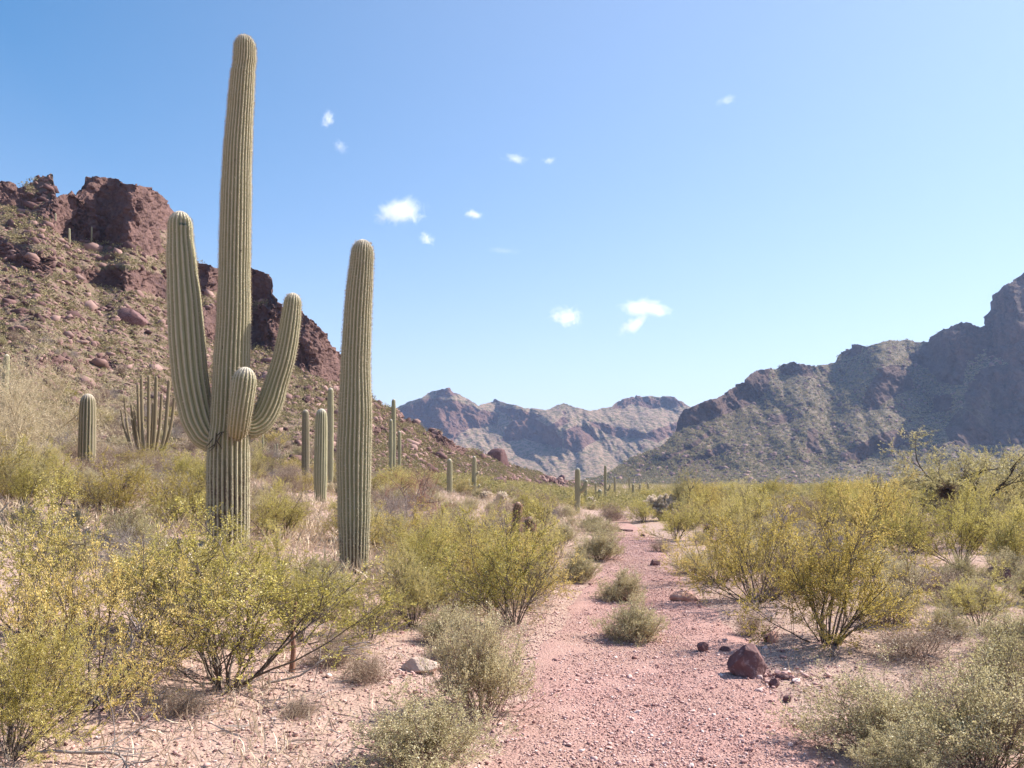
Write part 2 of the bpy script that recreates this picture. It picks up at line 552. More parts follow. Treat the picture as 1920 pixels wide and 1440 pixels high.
# ------------------------------------------------------------------ hills: r(azimuth, elevation) with real slopes and cliffs
def inpoly(u, v, poly):
    p = np.asarray(poly, float)
    ins = np.zeros(u.shape, bool)
    for (x0, y0), (x1, y1) in zip(p, np.roll(p, -1, 0)):
        c = ((y0 > v) != (y1 > v)) & (u < (x1 - x0) * (v - y0) / (y1 - y0 + 1e-9) + x0)
        ins ^= c
    return ins

def blur(a, n):
    k = np.ones(n) / n
    a = np.apply_along_axis(lambda t: np.convolve(np.pad(t, n // 2, 'edge'), k, 'valid')[:len(t)], 0, a)
    return np.apply_along_axis(lambda t: np.convolve(np.pad(t, n // 2, 'edge'), k, 'valid')[:len(t)], 1, a)

class Hill:
    def __init__(self, name, label, m, sky_px, foot, talus, cliffs, u0, u1, ncol, nrow, feat, amp, spur, seed, lump=0.12, jag=1.0, sf=26):
        a0, a1 = float(px2at(u0, 905)[0]), float(px2at(u1, 905)[0])
        az = np.linspace(a0, a1, ncol)
        sa, st = px2at(*np.array(sky_px, float).T)
        te_sky = np.interp(az, sa, st)
        fa = px2at(np.array([p[0] for p in foot], float), 905)[0]
        r0 = np.exp(np.interp(az, fa, np.log([p[1] for p in foot])))
        te0 = (gh(r0 * np.sin(az), r0 * np.cos(az)) - 0.25 - EYE) / r0
        te_sky = te_sky + jag * 0.0035 * fbm(az * 90, 0, 0, 4, seed, gain=0.6)
        te_sky = np.maximum(te_sky, te0 + 0.004)
        def slopes(TE):
            AZ = np.broadcast_to(az, TE.shape)
            U, V = at2px(AZ, TE)
            Uw = U + 9 * fbm(U / 30, V / 30, 0, 3, seed + 1)
            Vw = V + 7 * fbm(U / 26, V / 26, 5, 3, seed + 2)
            mask = np.zeros(TE.shape)
            for poly, stren in cliffs:
                mask = np.maximum(mask, inpoly(Uw, Vw, poly) * stren)
            oc = fbm(U / 34, V / 20, 2.0, 4, seed + 3)      # small scattered outcrops
            mask = blur(np.maximum(mask, np.clip((oc - 0.24) * 9, 0, 0.8)), 3)
            g = np.interp(TE, talus[0], talus[1]) * (1 - mask) + 0.28 * mask   # gentle talus against steep cliff
            return mask, g * (1 + 0.35 * fbm(U / 40, V / 40, 9, 3, seed + 4))
        # distance along each column, first on a regular grid of elevations
        tg = np.linspace(te0.min(), te_sky.max(), nrow)
        TG = np.broadcast_to(tg[:, None], (nrow, ncol))
        _, g = slopes(TG)
        g = np.where(TG < te0, 0, g)
        kk = np.hanning(61)[1:-1]
        kk /= kk.sum()
        LG = np.log(r0) + np.cumsum(g, axis=0) * (tg[1] - tg[0])
        LG = np.apply_along_axis(lambda t: np.convolve(np.pad(t, len(kk) // 2, 'edge'), kk, 'valid'), 1, LG)
        s = np.linspace(0, 1, nrow)[:, None]
        TE = te0 + (te_sky - te0) * s
        AZ = np.broadcast_to(az, TE.shape)
        mask, _ = slopes(TE)
        L = np.stack([np.interp(TE[:, c], tg, LG[:, c]) for c in range(ncol)], 1)
        fade = np.clip(s * 6, 0, 1)
        L = L + spur * fade * fbm(AZ * sf + TE * sf * 0.5, TE * sf * 0.6, 4, 4, seed + 5, gain=0.55, ridged=True)
        RR = np.exp(L)
        self.az, self.TE, self.RR = az, TE, RR
        P = np.stack([RR * np.sin(AZ), RR * np.cos(AZ), EYE + RR * TE], -1)
        du = np.gradient(P, axis=1)
        dv = np.gradient(P, axis=0)
        nrm = unit(np.cross(du, dv))
        nrm *= np.where((nrm * P).sum(-1) > 0, -1, 1)[..., None]
        f = feat
        x, y, z = P[..., 0] / f, P[..., 1] / f, P[..., 2] / f
        wx = 0.5 * fbm(x * 1.3, y * 1.3, z * 1.3, 2, seed + 6)
        disp = 0
        for k, (q, am) in enumerate(((0.9, 0.6), (2.1, 0.55), (4.6, 0.42), (9.5, 0.2))):
            f1, f2, ci, tl = worley((x + wx) * q, (y - wx) * q, (z * 0.6 + wx * 0.6) * q, seed + 20 + k)
            disp = disp + am * ((ci - 0.5) * 0.7 + 0.8 * tl - 0.4 * np.exp(-(f2 - f1) * 7))
        big = fbm(x * 0.6, y * 0.6, z * 0.6, 5, seed + 7, gain=0.6)
        fine = fbm(x * 7, y * 7, z * 7, 3, seed + 9, gain=0.65)
        rough = np.clip(mask * 1.1, lump, 1) * np.clip((RR / r0.min() - 1) * 1.5, 0.12, 1)
        P = P + nrm * (amp * (0.3 * disp + (0.14 + 0.16 * mask) * fine) * rough + amp * big * (0.35 + 0.45 * mask) * np.clip((RR / r0.min() - 1), 0.1, 1))[..., None]
        cl = np.clip(mask + 0.3 * np.clip(disp, -0.5, 0.5), 0, 1)
        # the far side: over the crest and down to the ground
        back = []
        for k, (fr, fz) in enumerate([(1.04, 0.985), (1.1, 0.93), (1.22, 0.78), (1.4, 0.5), (1.65, -0.02)]):
            b = P[-1].copy()
            b[:, :2] *= fr
            b[:, 2] = EYE + (b[:, 2] - EYE) * fz - (3 if fz < 0 else 0)
            back.append(b)
        P = np.concatenate([P, np.array(back)])
        cl = np.concatenate([cl, np.repeat(cl[-1:], len(back), 0)])
        n, mm = P.shape[:2]
        i = np.arange(n - 1)[:, None] * mm
        j = np.arange(mm - 1)[None]
        Q = np.stack([i + j, i + j + 1, i + mm + j + 1, i + mm + j], -1).reshape(-1, 4)
        me = new_mesh(name, P.reshape(-1, 3), Q, False, {'cliff': cl})
        self.P, self.mask, self.nrm = P[:nrow], mask, nrm
        self.o = tag(obj(name, me, m), label, 'hill', kind='structure')
    def z(self, x, y):
        """height at a ground position (None outside)"""
        a, r = math.atan2(x, y), math.hypot(x, y)
        if not self.az[0] < a < self.az[-1]:
            return -1e9
        c = int(round((a - self.az[0]) / (self.az[1] - self.az[0])))
        col, te = self.RR[:, c], self.TE[:, c]
        if r < col[0] or r > col[-1]:
            return -1e9
        return EYE + r * float(np.interp(r, np.maximum.accumulate(col), te))
    def hit(self, u, v):
        a, te = px2at(u, v)
        c = int(round((a - self.az[0]) / (self.az[1] - self.az[0])))
        if not 0 <= c < len(self.az):
            return None
        if te < self.TE[0, c] or te > self.TE[-1, c]:
            return None
        k = int(np.searchsorted(self.TE[:, c], te))
        return self.P[min(k, len(self.P) - 1), c].copy()

LEFT_SKY = [(-1500, 600), (-900, 420), (-500, 330), (-250, 300), (-80, 322), (0, 340), (20, 345), (35, 351), (60, 346), (68, 334), (76, 324), (97, 325), (99, 345), (103, 368), (120, 364), (153, 353), (162, 333), (172, 330), (197, 333), (222, 335), (233, 346), (255, 344), (270, 348), (303, 360), (321, 382), (326, 410), (335, 440), (350, 470), (370, 492), (388, 494), (405, 502), (470, 502), (490, 508), (507, 519), (511, 553), (522, 562), (550, 575), (583, 597), (612, 627), (636, 661), (650, 695), (698, 746), (713, 755), (743, 768), (770, 784), (790, 797), (820, 808), (847, 823), (873, 841), (900, 852), (930, 864), (955, 872), (980, 882), (1013, 890), (1047, 899), (1080, 905), (1130, 912)]
LEFT_CLIFFS = [
    ([(70, 395), (95, 370), (150, 350), (162, 325), (235, 325), (270, 335), (330, 360), (335, 420), (305, 440), (318, 475), (250, 464), (185, 456), (110, 442), (78, 412)], 1.0),
    ([(60, 375), (66, 318), (104, 316), (104, 372)], 0.7),
    ([(-200, 330), (0, 330), (40, 352), (75, 380), (40, 395), (0, 380), (-200, 370)], 0.9),
    ([(368, 488), (405, 495), (470, 496), (520, 510), (514, 560), (470, 564), (410, 548), (368, 556)], 1.0),
    ([(466, 588), (490, 576), (521, 556), (590, 590), (618, 620), (645, 660), (642, 716), (610, 716), (560, 694), (520, 664), (466, 645)], 1.0),
    ([(-200, 420), (0, 440), (60, 470), (110, 478), (100, 515), (60, 505), (0, 482), (-200, 460)], 0.85),
    ([(140, 500), (230, 498), (300, 510), (370, 545), (365, 572), (280, 548), (200, 536), (140, 524)], 0.9),
    ([(368, 580), (412, 568), (414, 645), (375, 632)], 0.9),
    ([(212, 588), (228, 572), (258, 574), (276, 590), (266, 602), (222, 602)], 1.0),
    ([(270, 435), (300, 440), (312, 476), (262, 474)], 0.9),
    ([(743, 762), (770, 778), (782, 798), (760, 794)], 1.0),
    ([(790, 795), (850, 820), (880, 838), (872, 858), (835, 846), (800, 822)], 1.0),
    ([(40, 690), (120, 670), (130, 690), (60, 705)], 0.8),
    ([(180, 660), (240, 690), (230, 705), (180, 680)], 0.7),
    ([(900, 905), (960, 895), (980, 908), (930, 916)], 0.8),
    ([(1000, 893), (1070, 900), (1060, 912), (1010, 905)], 0.8),
]
hill = Hill('hillside', 'rocky red-brown hillside with a dark mesa cliff on its crest', M['hill'], LEFT_SKY,
            [(-1500, 24), (-300, 24), (0, 24), (300, 27), (600, 38), (750, 60), (900, 100), (1080, 200), (1130, 230)],
            ([-0.05, 0.0, 0.05, 0.1, 0.2, 0.4], [10, 10, 8, 5, 4, 3.3]), LEFT_CLIFFS, -900, 1130, 1000, 470, 9.0, 2.6, 0.02, 100)

RIGHT_SKY = [(1080, 906), (1120, 897), (1141, 888), (1182, 860), (1245, 835), (1266, 810), (1274, 781), (1282, 768), (1299, 763), (1328, 749), (1345, 747), (1370, 728), (1391, 717), (1403, 705), (1420, 691), (1441, 690), (1453, 692), (1470, 682), (1491, 678), (1520, 685), (1530, 687), (1566, 680), (1574, 665), (1595, 647), (1612, 646), (1624, 650), (1657, 638), (1703, 636), (1737, 641), (1745, 632), (1782, 606), (1803, 602), (1824, 608), (1837, 614), (1849, 608), (1853, 572), (1862, 556), (1882, 535), (1912, 513), (1935, 506), (2000, 490), (2200, 470), (2600, 520), (3500, 700)]
RIGHT_CLIFFS_AND_SHADOW = [
    ([(1846, 612), (1850, 565), (1880, 525), (1912, 500), (2100, 470), (2300, 470), (2300, 680), (1900, 684), (1850, 664), (1838, 640)], 1.0),
    ([(1735, 645), (1782, 600), (1845, 608), (1842, 660), (1812, 682), (1804, 722), (1760, 718), (1740, 692), (1696, 674)], 0.95),
    ([(1650, 690), (1680, 684), (1704, 690), (1712, 732), (1680, 742), (1640, 768), (1612, 770), (1622, 740)], 1.0),
    ([(1268, 785), (1290, 760), (1345, 742), (1391, 712), (1420, 685), (1447, 690), (1442, 735), (1400, 760), (1350, 782), (1290, 802), (1266, 812)], 0.95),
    ([(1458, 692), (1490, 672), (1522, 682), (1526, 706), (1470, 702)], 1.0),
    ([(1228, 862), (1290, 836), (1340, 803), (1334, 820), (1292, 846), (1240, 870)], 1.0),
    ([(1278, 872), (1330, 843), (1365, 828), (1372, 846), (1312, 864), (1286, 874)], 1.0),
    ([(1570, 866), (1600, 838), (1650, 812), (1690, 800), (1705, 815), (1690, 842), (1660, 838), (1620, 864)], 1.0),
    ([(1510, 848), (1516, 800), (1530, 802), (1542, 850)], 1.0),
    ([(1746, 776), (1752, 738), (1786, 740), (1782, 772)], 0.9),
    ([(1436, 778), (1490, 774), (1488, 790), (1450, 792)], 0.9),
    ([(1572, 668), (1592, 640), (1618, 642), (1612, 666)], 1.0),
    ([(1768, 806), (1800, 760), (1826, 702), (1860, 682), (2300, 682), (2300, 830), (1790, 836)], 0.72),  # the ridge's large shadow, built in as a steep patch of dark rock
]
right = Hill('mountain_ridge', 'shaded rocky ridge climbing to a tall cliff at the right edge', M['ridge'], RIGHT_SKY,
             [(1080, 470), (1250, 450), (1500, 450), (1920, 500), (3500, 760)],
             ([-0.02, 0.0, 0.02, 0.1, 0.2, 0.3], [9, 6, 3.2, 2.8, 3.0, 3.2]), RIGHT_CLIFFS_AND_SHADOW, 1080, 3300, 900, 360, 30.0, 11.0, 0.045, 200, lump=0.38, sf=19)

FAR_SKY = [(200, 800), (500, 790), (700, 775), (743, 763), (763, 754), (790, 747), (803, 737), (823, 730), (843, 728), (853, 735), (880, 750), (897, 760), (920, 752), (930, 749), (947, 755), (973, 760), (1000, 763), (1023, 768), (1033, 763), (1057, 755), (1080, 762), (1107, 768), (1147, 762), (1157, 752), (1180, 743), (1223, 739), (1260, 743), (1280, 753), (1293, 763), (1400, 790), (1700, 800)]
FAR_CLIFFS = [
    ([(740, 770), (800, 745), (860, 750), (900, 768), (935, 772), (930, 795), (880, 802), (850, 825), (800, 805), (750, 790)], 0.85),
    ([(925, 760), (985, 768), (1020, 780), (1000, 790), (960, 785)], 0.8),
    ([(965, 782), (1000, 783), (1035, 803), (1053, 820), (1054, 840), (1020, 832), (985, 822), (943, 828), (950, 800)], 1.0),
    ([(1056, 812), (1080, 793), (1110, 803), (1122, 822), (1085, 848), (1056, 842)], 1.0),
    ([(1100, 785), (1160, 800), (1210, 812), (1280, 786), (1282, 812), (1230, 828), (1160, 818), (1110, 800)], 0.9),
    ([(1148, 768), (1158, 748), (1180, 740), (1270, 744), (1288, 760), (1260, 764), (1180, 760)], 0.8),
    ([(815, 745), (822, 726), (850, 724), (858, 742)], 0.9),
    ([(1020, 800), (1060, 780), (1070, 790), (1035, 812)], 0.7),
]
far = Hill('mountain_range', 'hazy blue mountains closing the valley in the distance', M['range'], FAR_SKY,
           [(200, 1000), (800, 900), (1100, 850), (1700, 1000)],
           ([-0.01, 0.0, 0.03, 0.12], [5, 4, 3.4, 3.8]), FAR_CLIFFS, 300, 1650, 900, 260, 80.0, 30.0, 0.055, 300, lump=0.35, jag=0.5, sf=13)

def ground_z(x, y):
    return max(float(gh(x, y)), hill.z(x, y), right.z(x, y))

def place(u, v):
    """where the view ray through (u, v) first meets ground or hill"""
    dx, dy, dz = ray(u, v)
    h = hill.hit(u, v)
    if h is None:
        h = right.hit(u, v)
    t = np.geomspace(2, 800, 1200)
    zz = EYE + dz / dy * t - gh(dx / dy * t, t)
    k = np.argmax(zz < 0)
    if zz[k] < 0:
        g = np.array([dx / dy * t[k], t[k], float(gh(dx / dy * t[k], t[k]))])
        if h is None or g[1] < h[1]:
            return g
    if h is None:
        return np.array([dx / dy * 60, 60, ground_z(dx / dy * 60, 60)])
    return h

# ------------------------------------------------------------------ haze
def build_haze():
    x, y0, y1, z0, z1 = 2600, -1500, 3200, -12, 420
    V = np.array([(a, b, c) for a in (-x, x) for b in (y0, y1) for c in (z0, z1)], float)
    Q = [(0, 1, 3, 2), (4, 6, 7, 5), (0, 4, 5, 1), (2, 3, 7, 6), (0, 2, 6, 4), (1, 5, 7, 3)]
    me = new_mesh('haze', V, np.array(Q))
    m, nt = new_mat('valley_air')
    vp = nd(nt, 'ShaderNodeVolumePrincipled', {'Color': (0.42, 0.6, 1.0), 'Density': 0.00015, 'Anisotropy': 0.3})
    o = nt.nodes.new('ShaderNodeOutputMaterial')
    nt.links.new(vp.outputs[0], o.inputs['Volume'])
    tag(obj('haze', me, m), 'thin pale blue haze filling the whole valley', 'haze', kind='stuff')
build_haze()

# ------------------------------------------------------------------ rocks
def ico(sub=2):
    t = (1 + 5 ** 0.5) / 2
    V = np.array([(-1, t, 0), (1, t, 0), (-1, -t, 0), (1, -t, 0), (0, -1, t), (0, 1, t), (0, -1, -t), (0, 1, -t), (t, 0, -1), (t, 0, 1), (-t, 0, -1), (-t, 0, 1)], float)
    Fc = [(0, 11, 5), (0, 5, 1), (0, 1, 7), (0, 7, 10), (0, 10, 11), (1, 5, 9), (5, 11, 4), (11, 10, 2), (10, 7, 6), (7, 1, 8), (3, 9, 4), (3, 4, 2), (3, 2, 6), (3, 6, 8), (3, 8, 9), (4, 9, 5), (2, 4, 11), (6, 2, 10), (8, 6, 7), (9, 8, 1)]
    V = unit(V)
    for _ in range(sub):
        vs, cache, out = list(V), {}, []
        def mid(a, b):
            k = (min(a, b), max(a, b))
            if k not in cache:
                cache[k] = len(vs)
                q = vs[a] + vs[b]
                vs.append(q / np.linalg.norm(q))
            return cache[k]
        for a, b, c in Fc:
            ab, bc, ca = mid(a, b), mid(b, c), mid(c, a)
            out += [(a, ab, ca), (b, bc, ab), (c, ca, bc), (ab, bc, ca)]
        V, Fc = np.array(vs), out
    return V, np.array(Fc)

ICO = [ico(0), ico(1), ico(2), ico(4)]

def rock_shape(seed, scale, sub=3, cuts=9, cut=(0.5, 0.85), planes=()):
    """faceted stone: a ball cut by random planes, then roughened"""
    rg = np.random.default_rng(seed)
    V, Fc = ICO[sub]
    V = V.copy()
    if sub < 2:
        V *= rg.uniform(0.62, 1.3, len(V))[:, None]
    for n, d in planes:
        n = unit(np.array(n, float))
        e = np.maximum(V @ n - d, 0)
        V -= e[:, None] * n * 0.96
    for _ in range(cuts):
        n = unit(rg.normal(size=3))
        d = rg.uniform(*cut)
        e = np.maximum(V @ n - d, 0)
        V -= e[:, None] * n * 0.92
    if sub >= 2:
        V *= (1 + 0.10 * fbm(V[:, 0] * 2, V[:, 1] * 2, V[:, 2] * 2, 4, seed)[:, None])
        V *= (1 + 0.03 * fbm(V[:, 0] * 9, V[:, 1] * 9, V[:, 2] * 9, 3, seed + 5)[:, None])
    return V * np.asarray(scale), Fc

def boulder(u, v, wpx, hpx, mat_, seed, label, sink=0.2, ratio=0.9, rot=0.0, group=None, name='boulder', cat='boulder', planes=(), cuts=9):
    p = place(u, v)
    d = math.hypot(p[0], p[1])
    w, h = wpx * d / F, hpx * d / F
    V, Fc = rock_shape(seed, (w / 2 * 1.1, w / 2 * ratio, h / 2 * (1 + sink) * 1.15), 3, cuts, planes=planes)
    lo = V[:, 2].min()
    V[:, 2] -= lo + sink * h
    c, s = math.cos(rot), math.sin(rot)
    V = np.stack([V[:, 0] * c - V[:, 1] * s, V[:, 0] * s + V[:, 1] * c, V[:, 2]], -1)
    o = obj(name, new_mesh(name, V, Fc, False), mat_)
    o.location = (p[0], p[1] + w * 0.3, ground_z(p[0], p[1] + w * .3) if p[1] < 40 else p[2])
    return tag(o, label, cat, group)

boulder(1408, 1278, 64, 52, M['red_boulder'], 9, 'large dark maroon boulder on the right edge of the gravel path', 0.12, cuts=2, planes=[((-0.75, -0.15, 0.6), 0.6), ((0.85, -0.2, 0.45), 0.74), ((0.15, -0.95, 0.3), 0.55), ((-0.3, 0.6, 0.75), 0.7), ((0.25, -0.55, 0.8), 0.74), ((-0.5, -0.85, 0.02), 0.66), ((0.65, -0.75, 0.05), 0.68)])
boulder(1320, 1231, 22, 19, M['red_boulder'], 12, 'small pointed red stone on the path just left of the big maroon boulder')
boulder(1362, 1229, 20, 12, M['red_boulder'], 15, 'flat dark stone on the path behind the big maroon boulder')
boulder(1288, 1133, 62, 24, M['pale_boulder'], 17, 'long pale pink rock lying at the right edge of the path', ratio=0.5, rot=0.3)
boulder(1228, 1064, 20, 14, M['red_boulder'], 19, 'dark red rock on the path beyond the two round shrubs')
boulder(785, 1264, 66, 20, M['whitish'], 61, 'pale tan slab lying under the creosote left of the path', ratio=0.75, rot=-0.15)
boulder(1886, 1094, 40, 24, M['red_boulder'], 26, 'rounded red-brown rock behind the bushes at the right edge', ratio=0.8)
boulder(1176, 999, 28, 6, M['red_boulder'], 29, 'low dark ledge of rock crossing the far end of the path', ratio=0.5)
boulder(1160, 999, 12, 9, M['red_boulder'], 31, 'small red rock beside the ledge at the far end of the path')
boulder(1452, 1206, 22, 18, M['pale_boulder'], 33, 'whitish stone on bare ground left of the big golden creosote')
boulder(1452, 1290, 20, 14, M['red_boulder'], 35, 'reddish stone lying just right of the big maroon boulder')
boulder(1470, 1276, 24, 12, M['red_boulder'], 37, 'flat dark stone in the shade right of the big maroon boulder')
boulder(1478, 1318, 18, 11, M['red_boulder'], 39, 'small dark stone in front and right of the maroon boulder')
boulder(1440, 1205, 14, 12, M['red_boulder'], 41, 'small reddish stone beside the whitish stone on bare ground')
boulder(1205, 1008, 10, 6, M['red_boulder'], 43, 'little dark stone near the far end of the path')
boulder(935, 872, 46, 32, M['red_boulder'], 47, 'dark maroon boulder standing out on the low hill crest before the blue mountains', 0.25)
boulder(936, 916, 40, 20, M['red_boulder'], 49, 'dark rock on the hill foot below the crest boulder', 0.25)
boulder(1052, 902, 14, 10, M['red_boulder'], 53, 'small dark rock at the toe of the hillside')
boulder(240, 602, 56, 30, M['red_boulder'], 57, 'reddish rounded boulder alone on the slope below the mesa', 0.25)

def scatter_rocks(name, label, P, size, sub, mat_, seed, flat=0.65):
    rg = np.random.default_rng(seed)
    shapes = [rock_shape(seed + k, (1, 1, 1), sub, 14, (0.35, 0.75)) for k in range(10)]
    Vs, Fs, off = [], [], 0
    for k, (V, Fc) in enumerate(shapes):
        idx = np.where(np.arange(len(P)) % 10 == k)[0]
        if not len(idx):
            continue
        a = rg.uniform(0, 2 * np.pi, len(idx))
        sx = size[idx] * rg.uniform(0.75, 1.25, len(idx))
        sy = size[idx] * rg.uniform(0.75, 1.25, len(idx))
        sz = size[idx] * flat * rg.uniform(0.6, 1.3, len(idx))
        tilt = rg.uniform(-0.5, 0.5, len(idx))
        x = V[None, :, 0] * sx[:, None]
        y = V[None, :, 1] * sy[:, None]
        z = V[None, :, 2] * sz[:, None] + x * np.sin(tilt)[:, None] * 0.5
        X = x * np.cos(a)[:, None] - y * np.sin(a)[:, None]
        Y = x * np.sin(a)[:, None] + y * np.cos(a)[:, None]
        W = np.stack([X, Y, z], -1) + P[idx][:, None]
        Vs.append(W.reshape(-1, 3))
        Fs.append((Fc[None] + (np.arange(len(idx)) * len(V))[:, None, None] + off).reshape(-1, 3))
        off += len(idx) * len(V)
    me = new_mesh(name, np.concatenate(Vs), np.concatenate(Fs))
    return tag(obj(name, me, mat_), label, 'stones', kind='stuff')

rg = np.random.default_rng(5)
# gravel on the path
def gravel(n, y0, y1, p, mu, sd, lo, hi, name, label, sub, seed):
    yy = y0 + (y1 - y0) * rg.random(n) ** p
    S = rg.normal(0, 0.56, n).clip(-1.6, 1.6)
    xx = path_x(yy) + S * np.interp(yy, PY, PW) * 1.25
    sz = np.exp(rg.normal(mu, sd, n)).clip(lo, hi)
    zz = np.maximum(gh(xx, yy) + 0.037 - 0.08 * np.abs(S) ** 5, gh(xx, yy) + 0.004) + sz * 0.15
    scatter_rocks(name, label, np.stack([xx, yy, zz], -1), sz, sub, M['pebble'], seed)
gravel(135000, 2.8, 24, 2.1, -5.2, 0.45, 0.003, 0.018, 'gravel', 'fine loose pink gravel covering the footpath', 0, 900)
gravel(2600, 2.8, 26, 1.7, -4.15, 0.35, 0.008, 0.045, 'coarse_gravel', 'larger dark and pale stones strewn over the footpath', 1, 920)
# gravel on the open ground beside it
n = 60000
yy = 2.6 + 13 * rg.random(n) ** 1.6
xx = path_x(yy) + np.where(rg.random(n) < 0.62, -1, 1) * (0.9 + np.abs(rg.normal(0, 2.4, n)))
ok = np.abs(xx) < yy * 0.75 + 0.5
xx, yy = xx[ok], yy[ok]
sz = np.exp(rg.normal(-4.85, 0.45, len(yy))).clip(0.004, 0.04)
scatter_rocks('stones', 'small pinkish stones scattered on the bare soil beside the path', np.stack([xx, yy, gh(xx, yy) + sz * 0.25], -1), sz, 0, M['pebble'], 950)

bx, by = place(1408, 1278)[:2]
qx, qy = place(785, 1264)[:2]
t_ = np.random.default_rng(66)
n = 260
px_ = np.where(np.arange(n) < 160, bx, qx) + t_.normal(0, 0.3, n)
py_ = np.where(np.arange(n) < 160, by, qy) + t_.normal(0.05, 0.28, n)
sz = np.exp(t_.normal(-4.0, 0.5, n)).clip(0.006, 0.05)
scatter_rocks('rubble', 'small dark and pink stones gathered round the boulder and the pale slab', np.stack([px_, py_, gh(px_, py_) + 0.02], -1), sz, 1, M['pebble'], 990)

def hill_points(h, n, seed, lo=0.0, hi=0.55, rmin=0):
    rg = np.random.default_rng(seed)
    nr, nc = h.mask.shape
    r_, c_ = rg.integers(2, nr - 1, n * 3), rg.integers(1, nc - 1, n * 3)
    mk = h.mask[r_, c_]
    keep = (mk >= lo) & (mk <= hi) & (h.RR[r_, c_] > rmin)
    return h.P[r_[keep], c_[keep]][:n]

p = hill_points(hill, 22000, 31, 0, 0.85)
d = np.hypot(p[:, 0], p[:, 1])
sz = np.exp(rg.normal(-1.25, 0.55, len(p))).clip(0.12, 1.5) * np.clip(d / 90, 0.45, 1.3)
scatter_rocks('scree', 'broken brown rocks scattered over the hillside', p, sz, 0, M['scree'], 970, 0.75)

p = hill_points(right, 7000, 33, 0, 0.6)
scatter_rocks('ridge_stones', 'boulders scattered down the slopes of the shaded ridge', p, np.exp(np.random.default_rng(34).normal(0.1, 0.5, len(p))).clip(0.5, 3.2), 0, M['scree'], 980, 0.8)

# ------------------------------------------------------------------ plants: builders
def grow(rg, base, d, length, n, up=0.0, wob=0.25):
    P = [np.asarray(base, float)]
    d = unit(np.asarray(d, float))
    st = length / n
    for _ in range(n):
        d = unit(d + rg.normal(0, wob, 3) * 0.5 + np.array([0, 0, up]))
        P.append(P[-1] + d * st)
    return np.array(P)

def leaves_mesh(name, P, D, size, rg, aspect=0.45):
    """diamond leaves at P pointing roughly along D"""
    n = len(P)
    D = unit(D + rg.normal(0, 0.55, (n, 3)))
    S = unit(np.cross(D, rg.normal(size=(n, 3))))
    L = (size * rg.uniform(0.6, 1.35, n))[:, None]
    N = np.cross(D, S)
    a = P
    b = P + D * L * 0.5 + S * L * aspect * 0.5 + N * L * 0.12
    c = P + D * L
    e = P + D * L * 0.5 - S * L * aspect * 0.5 + N * L * 0.12
    V = np.stack([a, b, c, e], 1).reshape(-1, 3)
    Q = np.arange(n * 4).reshape(n, 4)
    return new_mesh(name, V, Q)

def at_along(P, t):
    k = t * (len(P) - 1)
    i = np.minimum(k.astype(int), len(P) - 2)
    f = (k - i)[:, None]
    return P[i] * (1 - f) + P[i + 1] * f, unit(P[i + 1] - P[i])

def shrub(kind, cat, seed, H, nstem, tilt, nbr, nsub, leaf, nleaf, mleaf, mtwig, r0=0.011, up=0.05, br_len=(0.22, 0.42), sub_len=(0.07, 0.2), start=0.3, wob=0.28, sides=4, leafy=0.0, aspect=0.45, lop=None):
    """a shrub of real stems, branches and leaves, about H tall"""
    rg = np.random.default_rng(seed)
    mb = MB()
    LP, LD = [], []
    a0, lop_, dead = rg.uniform(0, 6.28), rg.uniform(0.12, 0.3), rg.uniform(0.08, 0.2)
    lop = lop_ if lop is None else lop
    for i in range(nstem):
        a = rg.uniform(0, 2 * np.pi)
        t = R(rg.uniform(*tilt))
        bare = rg.random() < dead        # a dead stem keeps its twigs but no leaves
        dr = np.array([math.sin(t) * math.cos(a), math.sin(t) * math.sin(a), math.cos(t)])
        ln = H * rg.uniform(0.72, 1.12) * (1.0 if t < 0.6 else 0.92) * (1 + lop * math.cos(a - a0)) * rg.uniform(0.85, 1.1)
        b = np.array([math.cos(a), math.sin(a), 0]) * rg.uniform(0, 0.07) * H
        b[2] = -0.05
        P = grow(rg, b, dr, ln, 8, up, wob)
        mb.add(*tube(P, np.linspace(r0 * rg.uniform(0.7, 1.2), r0 * 0.22, len(P)), sides))
        for t_ in rg.uniform(start, 1.0, nbr):
            q, tg = at_along(P, np.array([t_]))
            d2 = unit(tg[0] + rg.normal(0, 0.6, 3) + np.array([0, 0, 0.15]))
            B = grow(rg, q[0], d2, H * rg.uniform(*br_len) * (1.25 - 0.5 * t_), 5, up, wob * 1.1)
            mb.add(*tube(B, np.linspace(r0 * 0.34, r0 * 0.14, len(B)), 3))
            k = max(1, int(nleaf * 0.8))
            if nleaf and not bare:
                pp, dd = at_along(B, rg.uniform(0.25, 1, k))
                LP.append(pp + rg.normal(0, 0.006, pp.shape)); LD.append(dd)
            for s_ in rg.uniform(0.2, 1.0, nsub):
                q2, tg2 = at_along(B, np.array([s_]))
                d3 = unit(tg2[0] + rg.normal(0, 0.75, 3))
                W = grow(rg, q2[0], d3, H * rg.uniform(*sub_len), 3, up, wob)
                mb.add(*tube(W, np.linspace(r0 * 0.2, r0 * 0.1, len(W)), 3))
                if nleaf and not bare:
                    pp, dd = at_along(W, rg.uniform(0.0, 1, nleaf) ** 0.8)
                    LP.append(pp + rg.normal(0, 0.007, pp.shape)); LD.append(dd)
    root = obj(kind, None)
    root['category'] = cat
    obj('stems', mb.mesh('stems'), mtwig, root)
    top = np.concatenate(mb.V)
    if nleaf:
        LP, LD = np.concatenate(LP), np.concatenate(LD)
        keep = LP[:, 2] > leafy * H
        obj('foliage', leaves_mesh('foliage', LP[keep], LD[keep], leaf, rg, aspect), mleaf, root)
    zs = np.percentile(top[:, 2], 99)
    rad = np.percentile(np.hypot(top[:, 0], top[:, 1]), 97)
    return dict(o=root, H=zs, W=2 * rad, first=True)

